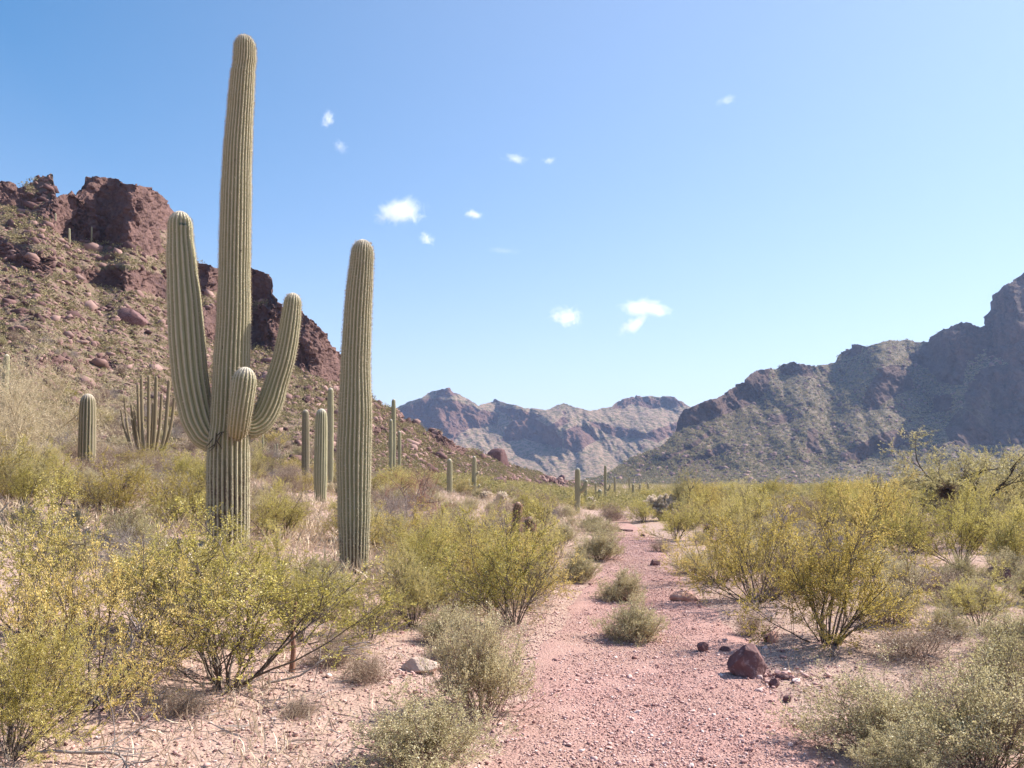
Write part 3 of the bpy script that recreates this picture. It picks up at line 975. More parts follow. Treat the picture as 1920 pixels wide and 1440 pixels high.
PR = {}
for k in range(4):
    PR['creosote%d' % k] = shrub('creosote_bush', 'bush', 40 + k, 1.35, [20, 26, 17, 24][k], (6, 64), [9, 9, 10, 8][k], [5, 6, 5, 7][k], [0.018, 0.017, 0.019, 0.017][k], [31, 34, 29, 33][k], M['creosote'], M['bark'], 0.0105, 0.04, start=0.28)
PR['gold0'] = shrub('creosote_bush', 'bush', 50, 1.4, 26, (6, 66), 10, 7, 0.019, 30, M['gold'], M['bark'], 0.012, 0.03, start=0.3)
PR['gold1'] = shrub('creosote_bush', 'bush', 51, 1.3, 24, (6, 68), 9, 5, 0.018, 26, M['gold'], M['bark'], 0.0105, 0.03, start=0.28)
for k in range(4):
    PR['bursage%d' % k] = shrub('bursage_shrub', 'shrub', 60 + k, 0.5, 52, (5, 88), 8, 4, 0.0125, [12, 16, 11, 14][k], M['bursage'], M['brown_twig'], 0.0045, 0.08, (0.25, 0.45), (0.1, 0.24), 0.3, 0.34, 3, 0.2, 0.5)
PR['dome0'] = shrub('bursage_shrub', 'shrub', 90, 0.5, 85, (4, 88), 8, 4, 0.0125, 11, M['bursage'], M['brown_twig'], 0.0045, 0.09, (0.22, 0.38), (0.1, 0.2), 0.35, 0.26, 3, 0.12, 0.5, lop=0.04)
PR['dome1'] = shrub('bursage_shrub', 'shrub', 91, 0.5, 80, (4, 88), 8, 4, 0.0125, 10, M['bursage'], M['brown_twig'], 0.0045, 0.09, (0.22, 0.38), (0.1, 0.2), 0.35, 0.26, 3, 0.15, 0.5, lop=0.05)
for k in range(3):
    PR['dry%d' % k] = shrub('dry_shrub', 'shrub', 70 + k, 0.55, 48, (5, 80), 9, 5, 0.012, 4, M['straw'], M['brown_twig'], 0.0042, 0.05, (0.25, 0.5), (0.1, 0.26), 0.25, 0.35, 3)
PR['grey0'] = shrub('dead_shrub', 'shrub', 75, 0.8, 45, (5, 80), 9, 4, 0.01, 0, M['straw'], M['grey_twig'], 0.006, 0.0, (0.3, 0.5), (0.12, 0.3), 0.2, 0.4, 3)

for k, v in PR.items():
    v['fresh'] = True

USED = []
def put(kind, u=None, v=None, xy=None, hpx=None, wpx=None, H=None, label=None, group=None, rot=None, tall=1.0, seed=[1]):
    pr = PR[kind]
    p = place(u, v) if xy is None else np.array([xy[0], xy[1], ground_z(*xy)])
    dep = p[1] * math.cos(PITCH) + (p[2] - EYE) * math.sin(PITCH)
    h = H if H else hpx * dep / F
    sz = h / pr['H']
    sx = (wpx * dep / F / pr['W']) if wpx else sz
    if pr['fresh']:
        o = pr['o']
        pr['fresh'] = False
    else:
        o = dup(pr['o'])
    o.location = (p[0], p[1], p[2] - 0.02)
    rr = np.random.default_rng(seed[0]); seed[0] += 1
    o.rotation_euler = (0, 0, rot if rot is not None else rr.uniform(0, 6.28))
    o.scale = (sx, sx, sz)
    tag(o, label, PR[kind]['o']['category'], group)
    if 'group' in o and not group:
        del o['group']
    USED.append((p[0], p[1], pr['W'] * sx / 2))
    return o

# --- the bushes one can point to
put('creosote0', 425, 1285, hpx=325, wpx=560, label='sprawling creosote bush with bare dark lower stems in front of the tall armed saguaro')
put('gold1', 165, 1325, hpx=330, wpx=470, label='bushy olive and gold creosote over a dark hollow in the left foreground')
put('creosote1', 20, 1420, hpx=260, wpx=340, label='creosote bush cut by the bottom left corner of the view')
put('creosote2', 40, 1190, hpx=290, wpx=330, label='shadowy creosote bush with tangled dark branches at the left edge')
put('creosote3', 560, 1205, hpx=185, wpx=240, label='spreading creosote in front of the foot of the armless tall saguaro')
put('creosote1', 775, 1178, hpx=150, wpx=170, label='low creosote right beside the foot of the armless tall saguaro')
put('creosote2', 965, 1170, hpx=215, wpx=300, label='creosote with a fan of bare dark stems at the left side of the path')
put('gold0', 1550, 1208, hpx=265, wpx=350, label='large golden creosote with a thick black base right of the boulder')
put('gold1', 1420, 1130, hpx=190, wpx=290, label='orange-tinged creosote directly left of the large golden one')
put('creosote0', 1838, 1175, hpx=120, wpx=150, label='small upright creosote standing on bare soil near the right edge')
put('creosote3', 1800, 1062, hpx=140, wpx=190, label='green creosote below the tree with a dark mistletoe clump')
put('creosote1', 1900, 1075, hpx=130, wpx=150, label='bright green creosote behind the red-brown rock at the right edge')
put('creosote2', 1690, 1050, hpx=130, wpx=170, label='creosote behind the bare patch right of the large golden one')
put('dome0', 1190, 1207, hpx=82, wpx=135, label='round pale shrub in the middle of the path, the nearer of two')
put('dome1', 1168, 1132, hpx=62, wpx=102, label='round pale shrub in the middle of the path, the farther of two')
put('dome1', 1122, 1050, hpx=56, wpx=112, label='pale shrub overhanging the left edge of the path at its far bend')
put('dome0', 1086, 1092, hpx=55, wpx=92, label='small pale shrub between the fan-stemmed creosote and the path')
put('bursage1', 905, 1338, hpx=179, wpx=244, label='tall pale grey-green shrub on the left edge of the gravel path')
put('bursage2', 870, 1240, hpx=95, wpx=183, label='grey-green shrub behind the tall pale one left of the path')
put('bursage3', 785, 1440, hpx=146, wpx=329, label='wide pale shrub at the bottom edge left of the path')
put('bursage0', 1635, 1400, hpx=140, wpx=317, label='brownish green shrub casting a dark shadow at the bottom right of the path')
put('dry0', 1725, 1235, hpx=78, wpx=240, label='wide twiggy brown shrub behind the shadow-casting shrub on the right')
put('bursage1', 1850, 1450, hpx=190, wpx=403, label='big pale shrub filling the bottom right corner')
put('bursage2', 1890, 1320, hpx=134, wpx=268, label='grey-green shrub at the right edge above the corner shrub')
put('bursage3', 1900, 1220, hpx=78, wpx=183, label='small sage-green shrub at the right edge below the upright creosote')
put('dry2', 1745, 1345, hpx=80, wpx=210, label='twiggy straw-brown shrub between the shadow-casting shrub and the corner shrub')
put('bursage3', 1700, 1475, hpx=110, wpx=230, label='pale shrub cut by the bottom edge right of the shadow-casting shrub')
put('dry1', 1408, 1190, hpx=48, wpx=90, label='small bare twiggy shrub behind the maroon boulder')
put('dry2', 690, 1283, hpx=62, wpx=120, label='small dry shrub on bare ground left of the pale slab')
put('dry1', 1770, 1130, hpx=75, wpx=170, label='dry brown shrub on the bare patch left of the small upright creosote')
put('grey0', 735, 985, hpx=68, wpx=150, label='silver-grey dead brush below the red leafless tree')
put('bursage0', 1300, 1075, hpx=45, wpx=110, label='low grey shrub right of the dark red rock on the path')

put('creosote1', 1208, 980, hpx=42, wpx=90, label='bushy creosote closing the far end of the path')
put('dry2', 1150, 978, hpx=34, wpx=80, label='dry straw shrub on the left of the far end of the path')
put('creosote3', 1268, 1012, hpx=75, wpx=130, label='dark green creosote crowding the right side of the path at its far bend')
put('bursage2', 1130, 1004, hpx=31, wpx=85, label='low grey shrub left of the path just before its far end')
put('dry0', 1240, 1035, hpx=30, wpx=70, label='small straw-coloured shrub at the right edge of the far path')
put('creosote2', 695, 1200, hpx=120, wpx=200, label='low creosote between the sprawling bare-stemmed one and the pale slab')
put('dry2', 630, 1245, hpx=62, wpx=140, label='straw-coloured shrub beside the dead cactus stump')
put('bursage1', 830, 1205, hpx=70, wpx=130, label='sage-coloured shrub between the fan-stemmed creosote and the pale slab')
put('dry0', 335, 1335, hpx=55, wpx=150, label='flat dry brush in front of the gold creosote in the left foreground')
put('dry1', 560, 1345, hpx=40, wpx=110, label='tiny dry shrub on bare soil at the lower left, nearest to the camera')
put('gold1', 1345, 1092, hpx=105, wpx=210, label='golden creosote in front of the reddish barrel cactus right of the path')
put('creosote1', 285, 1195, hpx=205, wpx=380, label='olive creosote behind the bushy gold one in the left foreground')
put('creosote3', 430, 1120, hpx=130, wpx=300, label='low yellow-green creosote hiding the foot of the armed giant saguaro')
# --- the rest of the bushes, scattered over the slope and the flat
rs = np.random.default_rng(77)
def free(x, y, need):
    for a, b, w in USED:
        if (a - x) ** 2 + (b - y) ** 2 < (need * 0.5 + w * 0.62) ** 2:
            return False
    return True
def scatter(n, xr, yr, kinds, Hr, label, group, gap=0.6, side=None, ypow=1.3, bad=None):
    done, tries = 0, 0
    while done < n and tries < n * 40:
        tries += 1
        y = yr[0] + (yr[1] - yr[0]) * rs.random() ** ypow
        x0, x1 = xr(y)
        x = rs.uniform(x0, x1)
        if bad and bad(x, y):
            continue
        if not free(x, y, gap):
            continue
        k = kinds[rs.integers(len(kinds))]
        put(k, xy=(x, y), H=rs.uniform(*Hr), label=label, group=group)
        done += 1
    return done

def lim(y):
    return 0.70 * y + 0.5
cre = ['creosote0', 'creosote1', 'creosote2', 'creosote3']
# right-hand thicket; keep the bare patch open
def bare_right(x, y):
    u, v = at2px(math.atan2(x, y), (0 - EYE) / math.hypot(x, y))
    return (1590 < u < 1960 and 1075 < v) or (1200 < u < 1960 and v > 1120)
scatter(105, lambda y: (path_x(y) + 1.9, min(lim(y), 42)), (9.0, 62), cre + ['gold0', 'gold1'], (0.75, 1.6), 'yellow-green creosote in the thicket right of the path', 'creosote thicket right of the path', 1.35, ypow=1.2, bad=bare_right)
scatter(70, lambda y: (path_x(y) + 1.5, min(lim(y), 36)), (9.5, 50), ['dry0', 'dry1', 'dry2', 'grey0'], (0.5, 0.95), 'dry straw or grey brush among the creosotes right of the path', 'dry brush right of the path', 0.2, ypow=1.1, bad=bare_right)
scatter(40, lambda y: (path_x(y) + 1.2, min(lim(y), 24)), (8, 36), ['bursage0', 'bursage1', 'bursage2', 'bursage3'], (0.3, 0.55), 'low pale shrub among the creosotes right of the path', 'low pale shrubs right of the path', 0.3, bad=lambda x, y: (lambda u, v: 1200 < u < 1540 and v > 1100)(*at2px(math.atan2(x, y), -EYE / math.hypot(x, y))))
# left slope; nothing may stand taller than the photo shows in front of the cacti
LIMU = [-200, 0, 150, 300, 375, 385, 480, 500, 590, 625, 640, 700, 720, 800, 900, 1000, 1080]
LIMV = [900, 905, 925, 945, 955, 985, 985, 975, 965, 960, 1045, 1045, 985, 950, 940, 935, 955]
def too_tall(x, y, h):
    r = math.hypot(x, y)
    u, v = at2px(math.atan2(x, y), (ground_z(x, y) + h - EYE) / r)
    for u0, u1, ymax, vmin in ((680, 880, 21, 945), (820, 930, 40, 930), (950, 1012, 17, 990), (555, 640, 24, 948), (920, 1120, 42, 925)):
        if u0 < u < u1 and y < ymax and v < vmin:
            return True
    hw = 0.65 * h * F / r
    return y < 13 and v < max(np.interp([u - hw, u - hw * .5, u, u + hw * .5, u + hw], LIMU, LIMV) - np.array([15, 0, 0, 0, 15]))
def near_cactus(x, y):
    u, v = at2px(math.atan2(x, y), -0.1)
    return (13 < y < 21 and 135 < u < 195) or (11 < y < 23 and 575 < u < 632)
brs = ['bursage0', 'bursage1', 'bursage2', 'bursage3']
dry = ['dry0', 'dry1', 'dry2']
lx = lambda y: (-lim(y), path_x(y) - 1.6)
scatter(85, lx, (8.3, 14), cre + ['gold1'], (0.65, 1.05), 'yellow-green creosote on the near slope left of the path', 'creosotes on the near left slope', 0.5, ypow=1.0, bad=lambda x, y: too_tall(x, y, 0.85) or near_cactus(x, y))
scatter(60, lx, (14, 50), cre + ['gold1'], (0.7, 1.15), 'yellow-green creosote on the slope behind the tall saguaros', 'creosotes behind the tall saguaros', 1.2, ypow=1.1, bad=lambda x, y: too_tall(x, y, 1.0) or near_cactus(x, y))
scatter(130, lambda y: (-lim(y), path_x(y) - 1.2), (8.0, 50), brs, (0.3, 0.6), 'low pale shrub on the slope left of the path', 'low pale shrubs on the left slope', 0.3, bad=lambda x, y: too_tall(x, y, 0.5))
scatter(260, lambda y: (-lim(y), path_x(y) - 2.5), (9, 55), dry + ['grey0'], (0.4, 0.8), 'pinkish dry shrub on the slope left of the path', 'dry shrubs on the left slope', 0.25, ypow=1.0, bad=lambda x, y: too_tall(x, y, 0.7))

# ------------------------------------------------------------------ scrub, grass (nobody could count them)
def clumps(name, label, cat, P, size, nl, leaf, mat_, seed, squash=0.7):
    rg = np.random.default_rng(seed)
    n = len(P)
    d = unit(rg.normal(size=(n, nl, 3)))
    d[..., 2] = np.abs(d[..., 2])
    off = d * (rg.random((n, nl, 1)) ** 0.45) * size[:, None, None]
    off[..., 2] *= squash
    off += 0.35 * size[:, None, None] * noise3(off[..., 0] * 3 + P[:, None, 0], off[..., 1] * 3 + P[:, None, 1], off[..., 2] * 3)[..., None] * d
    pos = (P[:, None] + off).reshape(-1, 3)
    dd = d.reshape(-1, 3)
    L = np.repeat(size, nl) * leaf
    me = leaves_mesh(name, pos, dd, L, rg, 0.8)
    return tag(obj(name, me, mat_), label, cat, kind='stuff')

p = hill_points(hill, 12000, 41, 0, 0.5, 42)
d = np.hypot(p[:, 0], p[:, 1])
clumps('hill_scrub', 'olive scrub dotted over the rocky hillside', 'scrub', p, rg.uniform(0.2, 0.7, len(p)) * np.clip(d / 90, 0.6, 1.4), 44, 0.24, M['scrub'], 42)
p = hill_points(right, 16000, 43, 0, 0.5)
clumps('ridge_scrub', 'dark green scrub dotted over the shaded ridge', 'scrub', p, rg.uniform(0.6, 1.7, len(p)), 14, 0.6, M['scrub'], 44)
# valley floor
n = 9000
yy = np.exp(rg.uniform(math.log(45), math.log(430), n))
xx = path_x(yy) + (rg.random(n) * 1.05 - 0.28) * yy
ok = xx < 0.75 * yy
xx, yy = xx[ok], yy[ok]
p = np.stack([xx, yy, gh(xx, yy)], -1)
clumps('valley_scrub', 'yellowish scrub covering the valley floor beyond the thicket', 'scrub', p, rg.uniform(0.4, 1.0, len(p)), 90, 0.12, M['valley'], 46, 0.95)

def grass(name, label, P, h, nb, mat_, seed, spread=0.06):
    rg = np.random.default_rng(seed)
    n = len(P)
    base = np.repeat(P, nb, 0) + np.concatenate([rg.normal(0, spread, (n * nb, 2)), np.zeros((n * nb, 1))], 1)
    D = unit(np.concatenate([rg.normal(0, 0.55, (n * nb, 2)), np.ones((n * nb, 1))], 1))
    me = leaves_mesh(name, base, D, np.repeat(h, nb), rg, 0.06)
    return tag(obj(name, me, mat_), label, 'grass', kind='stuff')

n = 9000
yy = 3.2 + 22 * rg.random(n) ** 1.5
side = np.where(rg.random(n) < 0.7, -1, 1)
xx = path_x(yy) + side * (np.interp(yy, PY, PW) + 0.25 + np.abs(rg.normal(0, 3.2, n)))
keep = (np.abs(xx) < 0.75 * yy + 0.4) & (fbm(xx * 0.8, yy * 0.8, 0, 2, 71) > -0.1)
xx, yy = xx[keep], yy[keep]
grass('dry_grass', 'short dry grass thinly covering the soil beside the path', np.stack([xx, yy, gh(xx, yy)], -1), rg.uniform(0.04, 0.13, len(xx)), 7, M['straw'], 72)

n = 5200
yy = 3.4 + 12 * rg.random(n) ** 1.2
xx = path_x(yy) - 1.2 - rg.random(n) ** 1.2 * (0.72 * yy)
flip = rg.random(n) < 0.3
xx = np.where(flip, 2 * path_x(yy) - xx, xx)
base = np.stack([xx, yy, gh(xx, yy) + 0.012], -1)
a_ = rg.uniform(0, 6.28, n)
me = leaves_mesh('twig_litter', base, np.stack([np.cos(a_), np.sin(a_), rg.uniform(-0.02, 0.25, n)], -1) * 6, rg.uniform(0.05, 0.24, n), rg, 0.045)
tag(obj('twig_litter', me, M['grey_twig']), 'dry twigs littering the soil under the bushes', 'twigs', kind='stuff')
n = 9000
yy = 9 + 42 * rg.random(n)
xx = path_x(yy) - 1.5 - rg.random(n) * (0.72 * yy + 1)
zz = np.array([ground_z(a_, b_) for a_, b_ in zip(xx, yy)])
keep = fbm(xx * 0.5, yy * 0.5, 0, 2, 75) > -0.15
grass('slope_grass', 'tufts of dry straw-coloured grass on the slope left of the path', np.stack([xx, yy, zz], -1)[keep], rg.uniform(0.12, 0.32, keep.sum()), 12, M['straw'], 76, 0.12)

# ------------------------------------------------------------------ cacti
def resample(P, W, step):
    P, W = np.asarray(P, float), np.asarray(W, float)
    # Catmull-Rom through the given points
    out, ow = [], []
    n = len(P)
    for i in range(n - 1):
        p0, p1, p2, p3 = P[max(i - 1, 0)], P[i], P[i + 1], P[min(i + 2, n - 1)]
        k = max(2, int(np.linalg.norm(p2 - p1) / step))
        t = np.linspace(0, 1, k, endpoint=False)[:, None]
        out.append(0.5 * (2 * p1 + (p2 - p0) * t + (2 * p0 - 5 * p1 + 4 * p2 - p3) * t ** 2 + (3 * p1 - p0 - 3 * p2 + p3) * t ** 3))
        t = t[:, 0]
        tt = t * t * (3 - 2 * t)
        ow.append(W[i] * (1 - tt) + W[i + 1] * tt)
    out.append(P[-1:]); ow.append(W[-1:])
    return np.concatenate(out), np.concatenate(ow)

def cactus_stem(name, P, rad, m, parent=None, ribs=20, step=0.05, depth=0.2, seed=0, vpr=6, cork=0.0, spine=0.026, areole=0.045, spines=True, blunt=1.0, woolly=0.8, pinch=False, spmat=None, nsp=4):
    """ribbed stem along P; the last point is the tip; returns the mesh object (with its spines)"""
    rg = np.random.default_rng(seed)
    P, rad = resample(P, rad, step)
    seg = np.linalg.norm(np.diff(P, axis=0), axis=1)
    s = np.concatenate([[0], np.cumsum(seg)])
    S = s[-1]
    R0 = rad[-1]
    cap = R0 * 1.5 * blunt
    # finer rows in the rounded tip
    ts = np.concatenate([np.arange(0, S - cap, step), S - cap + cap * np.sin(np.linspace(0, np.pi / 2, 12))])
    P = np.stack([np.interp(ts, s, P[:, k]) for k in range(3)], -1)
    rad = np.interp(ts, s, rad)
    x = np.clip((ts - (S - cap)) / cap, 0, 1)
    prof = np.sqrt(np.clip(1 - x ** 2.2, 0, 1))
    rad = rad * np.maximum(prof, 0.02)
    rad = rad * (1 + 0.035 * fbm(ts * 1.9, seed * 3.1, 0, 4, seed, gain=0.6))
    if pinch:
        rad = rad * (0.35 + 0.65 * np.clip(ts / (rad.max() * 1.6), 0, 1) ** 0.6)
    n = len(P)
    T = unit(np.gradient(P, axis=0))
    A = np.zeros_like(P)
    a = unit(np.cross(T[0], np.array([0.0, 1, 0.05])))
    for i in range(n):
        a = unit(a - (a @ T[i]) * T[i])
        A[i] = a
    B = np.cross(T, A)
    m_ = ribs * vpr
    th = np.arange(m_) / m_ * 2 * np.pi
    wig = 0.10 * fbm(ts[:, None] * 0.9, th[None] * 1.5, 0, 2, seed + 3)
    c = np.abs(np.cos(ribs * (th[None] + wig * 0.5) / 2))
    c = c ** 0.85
    rr = rad[:, None] * (1 - depth * 0.72 * (1 - c)) * (1 + 0.012 * fbm(ts[:, None] * 5, th[None] * 3, 0, 2, seed + 6))
    V = P[:, None] + rr[..., None] * (np.cos(th)[None, :, None] * A[:, None] + np.sin(th)[None, :, None] * B[:, None])
    i = np.arange(n - 1)[:, None] * m_
    j = np.arange(m_)[None]
    k = (j + 1) % m_
    Q = np.stack([i + j, i + k, i + m_ + k, i + m_ + j], -1).reshape(-1, 4)
    wool = np.broadcast_to((np.clip((x - 0.35) / 0.6, 0, 1) * woolly)[:, None], rr.shape)
    ck = np.broadcast_to((np.clip(1 - ts / cork, 0, 1) if cork > 0 else np.zeros(n))[:, None], rr.shape)
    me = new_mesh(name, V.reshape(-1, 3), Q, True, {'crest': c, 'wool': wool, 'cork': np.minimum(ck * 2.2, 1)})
    o = obj(name, me, m, parent)
    if spines:
        at = np.arange(0.02, S - 0.01, areole)
        rows = np.interp(at, ts, np.arange(n))
        ii = np.repeat(np.round(rows).astype(int), ribs)
        kk = np.tile(np.arange(ribs) * vpr, len(at))
        fr = np.repeat(rows - np.round(rows), ribs)[:, None]
        base = V[ii, kk] + T[ii] * fr * step
        out = unit(np.cos(th)[kk][:, None] * A[ii] + np.sin(th)[kk][:, None] * B[ii])
        base = np.repeat(base, nsp, 0)
        d = unit(np.repeat(out, nsp, 0) * 0.75 + rg.normal(0, 0.6, (len(base), 3)))
        sp = leaves_mesh('spines', base, d * 3, spine, rg, 0.13)
        obj('spines', sp, spmat or M['spine'], o)
    return o

def px_stem(pts, Y):
    """[(u, v, width px, optional depth offset)] -> world points and radii"""
    P, W = [], []
    for q in pts:
        y = Y + (q[3] if len(q) > 3 else 0)
        P.append(wpt(q[0], q[1], y))
        dep = y * math.cos(PITCH) + (P[-1][2] - EYE) * math.sin(PITCH)
        W.append(q[2] / 2 * dep / F)
    return np.array(P), np.array(W)

def cactus_root(name, label, cat, x, y, z, group=None):
    o = obj(name, None)
    o.location = (x, y, z)
    return tag(o, label, cat, group)

def saguaro(label, Y, trunk, arms=(), ribs=20, step=0.05, group=None, cork=0.0, spines=True, depth=0.2, seed=0, armribs=18, vpr=6, nsp=4, spine=0.03, areole=0.045, skin='cactus'):
    P, W = px_stem(trunk, Y)
    gz = ground_z(P[0][0], Y)
    P = np.concatenate([[[P[0][0], Y, min(gz, P[0][2]) - 0.15]], P])
    W = np.concatenate([[W[0]], W])
    base = np.array([P[0][0], Y, gz])
    root = cactus_root('saguaro_cactus', label, 'cactus', *base, group=group)
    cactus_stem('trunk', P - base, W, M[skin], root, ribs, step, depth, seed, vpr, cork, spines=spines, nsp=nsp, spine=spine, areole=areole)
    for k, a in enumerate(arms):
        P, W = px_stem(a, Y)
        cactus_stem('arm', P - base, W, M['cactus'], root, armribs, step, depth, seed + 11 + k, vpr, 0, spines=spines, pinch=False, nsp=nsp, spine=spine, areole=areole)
    return root

giant = saguaro('giant saguaro with three raised arms, the tallest cactus in view', 12.0,
        [(428, 1000, 76), (428, 950, 77), (428, 880, 78), (429, 830, 76), (432, 780, 72), (434, 700, 66), (438, 600, 61), (440, 500, 57), (442, 400, 56), (445, 300, 52), (451, 200, 47), (455, 145, 44), (457, 127, 40), (459, 108, 41), (459, 66, 38)],
        [[(412, 824, 30, 0.0), (398, 826, 46, 0.0), (384, 812, 56, 0.0), (370, 778, 62, 0), (358, 717, 65, 0), (351, 645, 64, 0), (346, 572, 61, 0), (341, 500, 54, 0), (338, 440, 46, 0), (338, 396, 42, 0)],
         [(452, 800, 30, 0.0), (470, 802, 42, 0.12), (490, 788, 46, 0.22), (506, 758, 47, 0.28), (519, 717, 43, 0.3), (530, 681, 42, 0.3), (538, 645, 40, 0.3), (544, 608, 37, 0.3), (548, 575, 33, 0.3), (550, 549, 31, 0.3)],
         [(446, 806, 30, -0.15), (446, 806, 36, -0.36), (448, 790, 41, -0.5), (452, 760, 44, -0.58), (457, 725, 45, -0.6), (461, 688, 43, -0.6)]],
        ribs=27, step=0.03, cork=1.7, seed=3, nsp=7)
def scars():
    mb = MB()
    for pts in ([(406, 812), (404, 828), (400, 840), (392, 846)], [(416, 812), (410, 822), (406, 834), (405, 848)], [(399, 822), (392, 832), (386, 838)], [(420, 810), (412, 812), (404, 820)], [(405, 826), (412, 834), (416, 842)], [(447, 818), (449, 836), (448, 850)], [(402, 834), (396, 838), (390, 842)]):
        P = np.array([wpt(u, v, 11.68) for u, v in pts]) - np.array(giant.location)
        P, W = resample(P, np.linspace(0.009, 0.004, len(P)), 0.03)
        mb.add(*tube(P, W, 6))
    for k, (u, v, Y, r) in enumerate([(418, 652, 11.78, 0.026), (436, 760, 11.70, 0.012), (452, 470, 11.80, 0.012), (440, 300, 11.80, 0.01)]):
        V, Fc = rock_shape(640 + k, (r, r * 0.35, r * 1.2), 2, 5)
        p = wpt(u, v, Y) - np.array(giant.location)
        obj('hole' if k == 0 else 'scar', new_mesh('hole', V + p, Fc, True), M['dark_bark'], giant)
    obj('scar', mb.mesh('scar', True), M['dark_bark'], giant)
scars()
saguaro('tall armless saguaro column standing right of the armed giant', 11.0,
        [(664, 1062, 53), (664, 1011, 56), (664, 947, 61), (664, 852, 65), (666, 788, 63), (667, 681, 55), (669, 635, 53), (671, 590, 51), (674, 544, 49), (678, 495, 44), (681, 449, 40)],
        ribs=25, step=0.03, cork=0.9, seed=8, nsp=7)

def simple_saguaro(label, u, vt, vb, w, Y, arms=(), group=None, seed=0, lean=0, skin='cactus'):
    pts = [(u, vb, w * 0.85), (u, vb + (vt - vb) * 0.35, w), (u + lean * .6, vb + (vt - vb) * 0.75, w * 0.95), (u + lean, vt, w * 0.8)]
    return saguaro(label, Y, pts, arms, 16, 0.09, group, 0.4, True, 0.2, seed, 14, 4, nsp=2, spine=0.035, areole=0.12, skin=skin)

simple_saguaro('short stout saguaro among pale brush on the left slope', 163, 738, 905, 31, 21, seed=21, lean=2, skin='dark_cactus')
simple_saguaro('thin saguaro cut by the left edge of the view', 10, 664, 745, 12, 36, seed=22, lean=3)
simple_saguaro('short thin dark saguaro, leftmost of the three behind the giants', 573, 768, 916, 15, 29, seed=23, skin='dark_cactus')
simple_saguaro('thickest saguaro, front middle of the three behind the giants', 601, 766, 950, 25, 23, seed=24, lean=2)
simple_saguaro('tallest saguaro of the three behind the giants', 619, 727, 905, 13, 33, seed=25, lean=1)
simple_saguaro('tall thin saguaro in the middle of the trio above the red tree', 738, 748, 865, 9, 52, seed=26)
simple_saguaro('short saguaro on the left of the trio above the red tree', 733, 786, 860, 8, 50, seed=27)
simple_saguaro('shortest saguaro on the right of the trio above the red tree', 749, 808, 862, 7, 54, seed=28)
simple_saguaro('stocky saguaro right of the red leafless tree', 843, 860, 925, 11, 40, seed=29)
simple_saguaro('small saguaro with several low curled arms on the hill foot', 889, 855, 936, 9, 44, [
    [(891, 912, 5), (880, 918, 6), (873, 914, 6), (871, 903, 5)], [(889, 910, 4, -.2), (882, 913, 5, -.3), (879, 906, 5, -.3), (879, 898, 4, -.3)],
    [(891, 912, 4), (897, 914, 5), (899, 908, 5)], [(890, 890, 3), (895, 889, 4), (896, 884, 4)]], seed=30)
simple_saguaro('saguaro with one upturned right arm beside the middle of the path', 1083, 877, 952, 11, 38, [
    [(1084, 922, 6), (1092, 920, 8), (1097, 912, 9), (1100, 900, 7)]], seed=31)
simple_saguaro('plain saguaro right behind the one with the upturned arm', 1098, 905, 936, 6, 60, seed=32)
simple_saguaro('thin plain saguaro between the upturned-arm one and the fat stub', 1117, 905, 935, 4, 75, seed=33)
simple_saguaro('fat short stub of a saguaro with glowing rim', 1125, 917, 938, 8, 55, seed=34)
simple_saguaro('slender tall saguaro with a small right arm near the valley centre', 1135, 872, 938, 5.5, 60, [
    [(1136, 920, 3), (1140, 919, 3.5), (1143, 914, 3.5), (1144, 908, 3)]], seed=35)
simple_saguaro('thin saguaro right of the slender one with the small arm', 1153, 893, 930, 4, 95, seed=36)
simple_saguaro('thin saguaro standing behind dark brush left of the white cholla', 1180, 894, 930, 3.4, 110, seed=37)
simple_saguaro('saguaro with stubby sides directly left of the white cholla', 1187, 907, 940, 5, 70, seed=38)
simple_saguaro('left one of two short saguaros rising behind the white cholla', 1200, 907, 935, 3.8, 95, seed=39)
simple_saguaro('right one of two short saguaros rising behind the white cholla', 1215, 905, 935, 4.6, 90, seed=40)
for k, (u, vt, w) in enumerate([(1628, 882, 5), (1643, 888, 3), (1650, 886, 3.4), (1573, 900, 4), (1592, 905, 3), (1560, 907, 3), (1549, 909, 3), (1500, 908, 2.6), (1680, 902, 3), (1728, 900, 3)]):
    simple_saguaro(['tallest far saguaro on the flat below the shaded ridge', 'thin far saguaro just right of the tallest one below the ridge'][k] if k < 2 else 'tiny far saguaro on the flat below the shaded ridge',
                   u, vt, 935, w, 130 + 9 * k, seed=50 + k, group=None if k < 2 else 'far saguaros below the ridge')
for k, (u, vt, vb, w, Y) in enumerate([(493, 815, 856, 3.5, 46), (515, 833, 857, 3, 46), (520, 832, 857, 3, 47)]):
    simple_saguaro(['thin young saguaro just right of the giant, the tallest of three', 'small young saguaro right of the giant, one of a close pair', 'small young saguaro right of the giant, one of a close pair'][k], u, vt, vb, w, Y, seed=70 + k, group=None if k == 0 else 'close pair of young saguaros')
for k, (u, vt, vb, w) in enumerate([(130, 428, 458, 4), (104, 400, 420, 3), (172, 425, 440, 3)]):
    q = place(u, vb)
    simple_saguaro(['pale saguaro on the slope under the mesa cliff', 'tiny saguaro at the left foot of the mesa cliff', 'tiny saguaro against the dark face of the mesa'][k], u, vt, vb, w, float(q[1]) - 0.3, seed=80 + k)

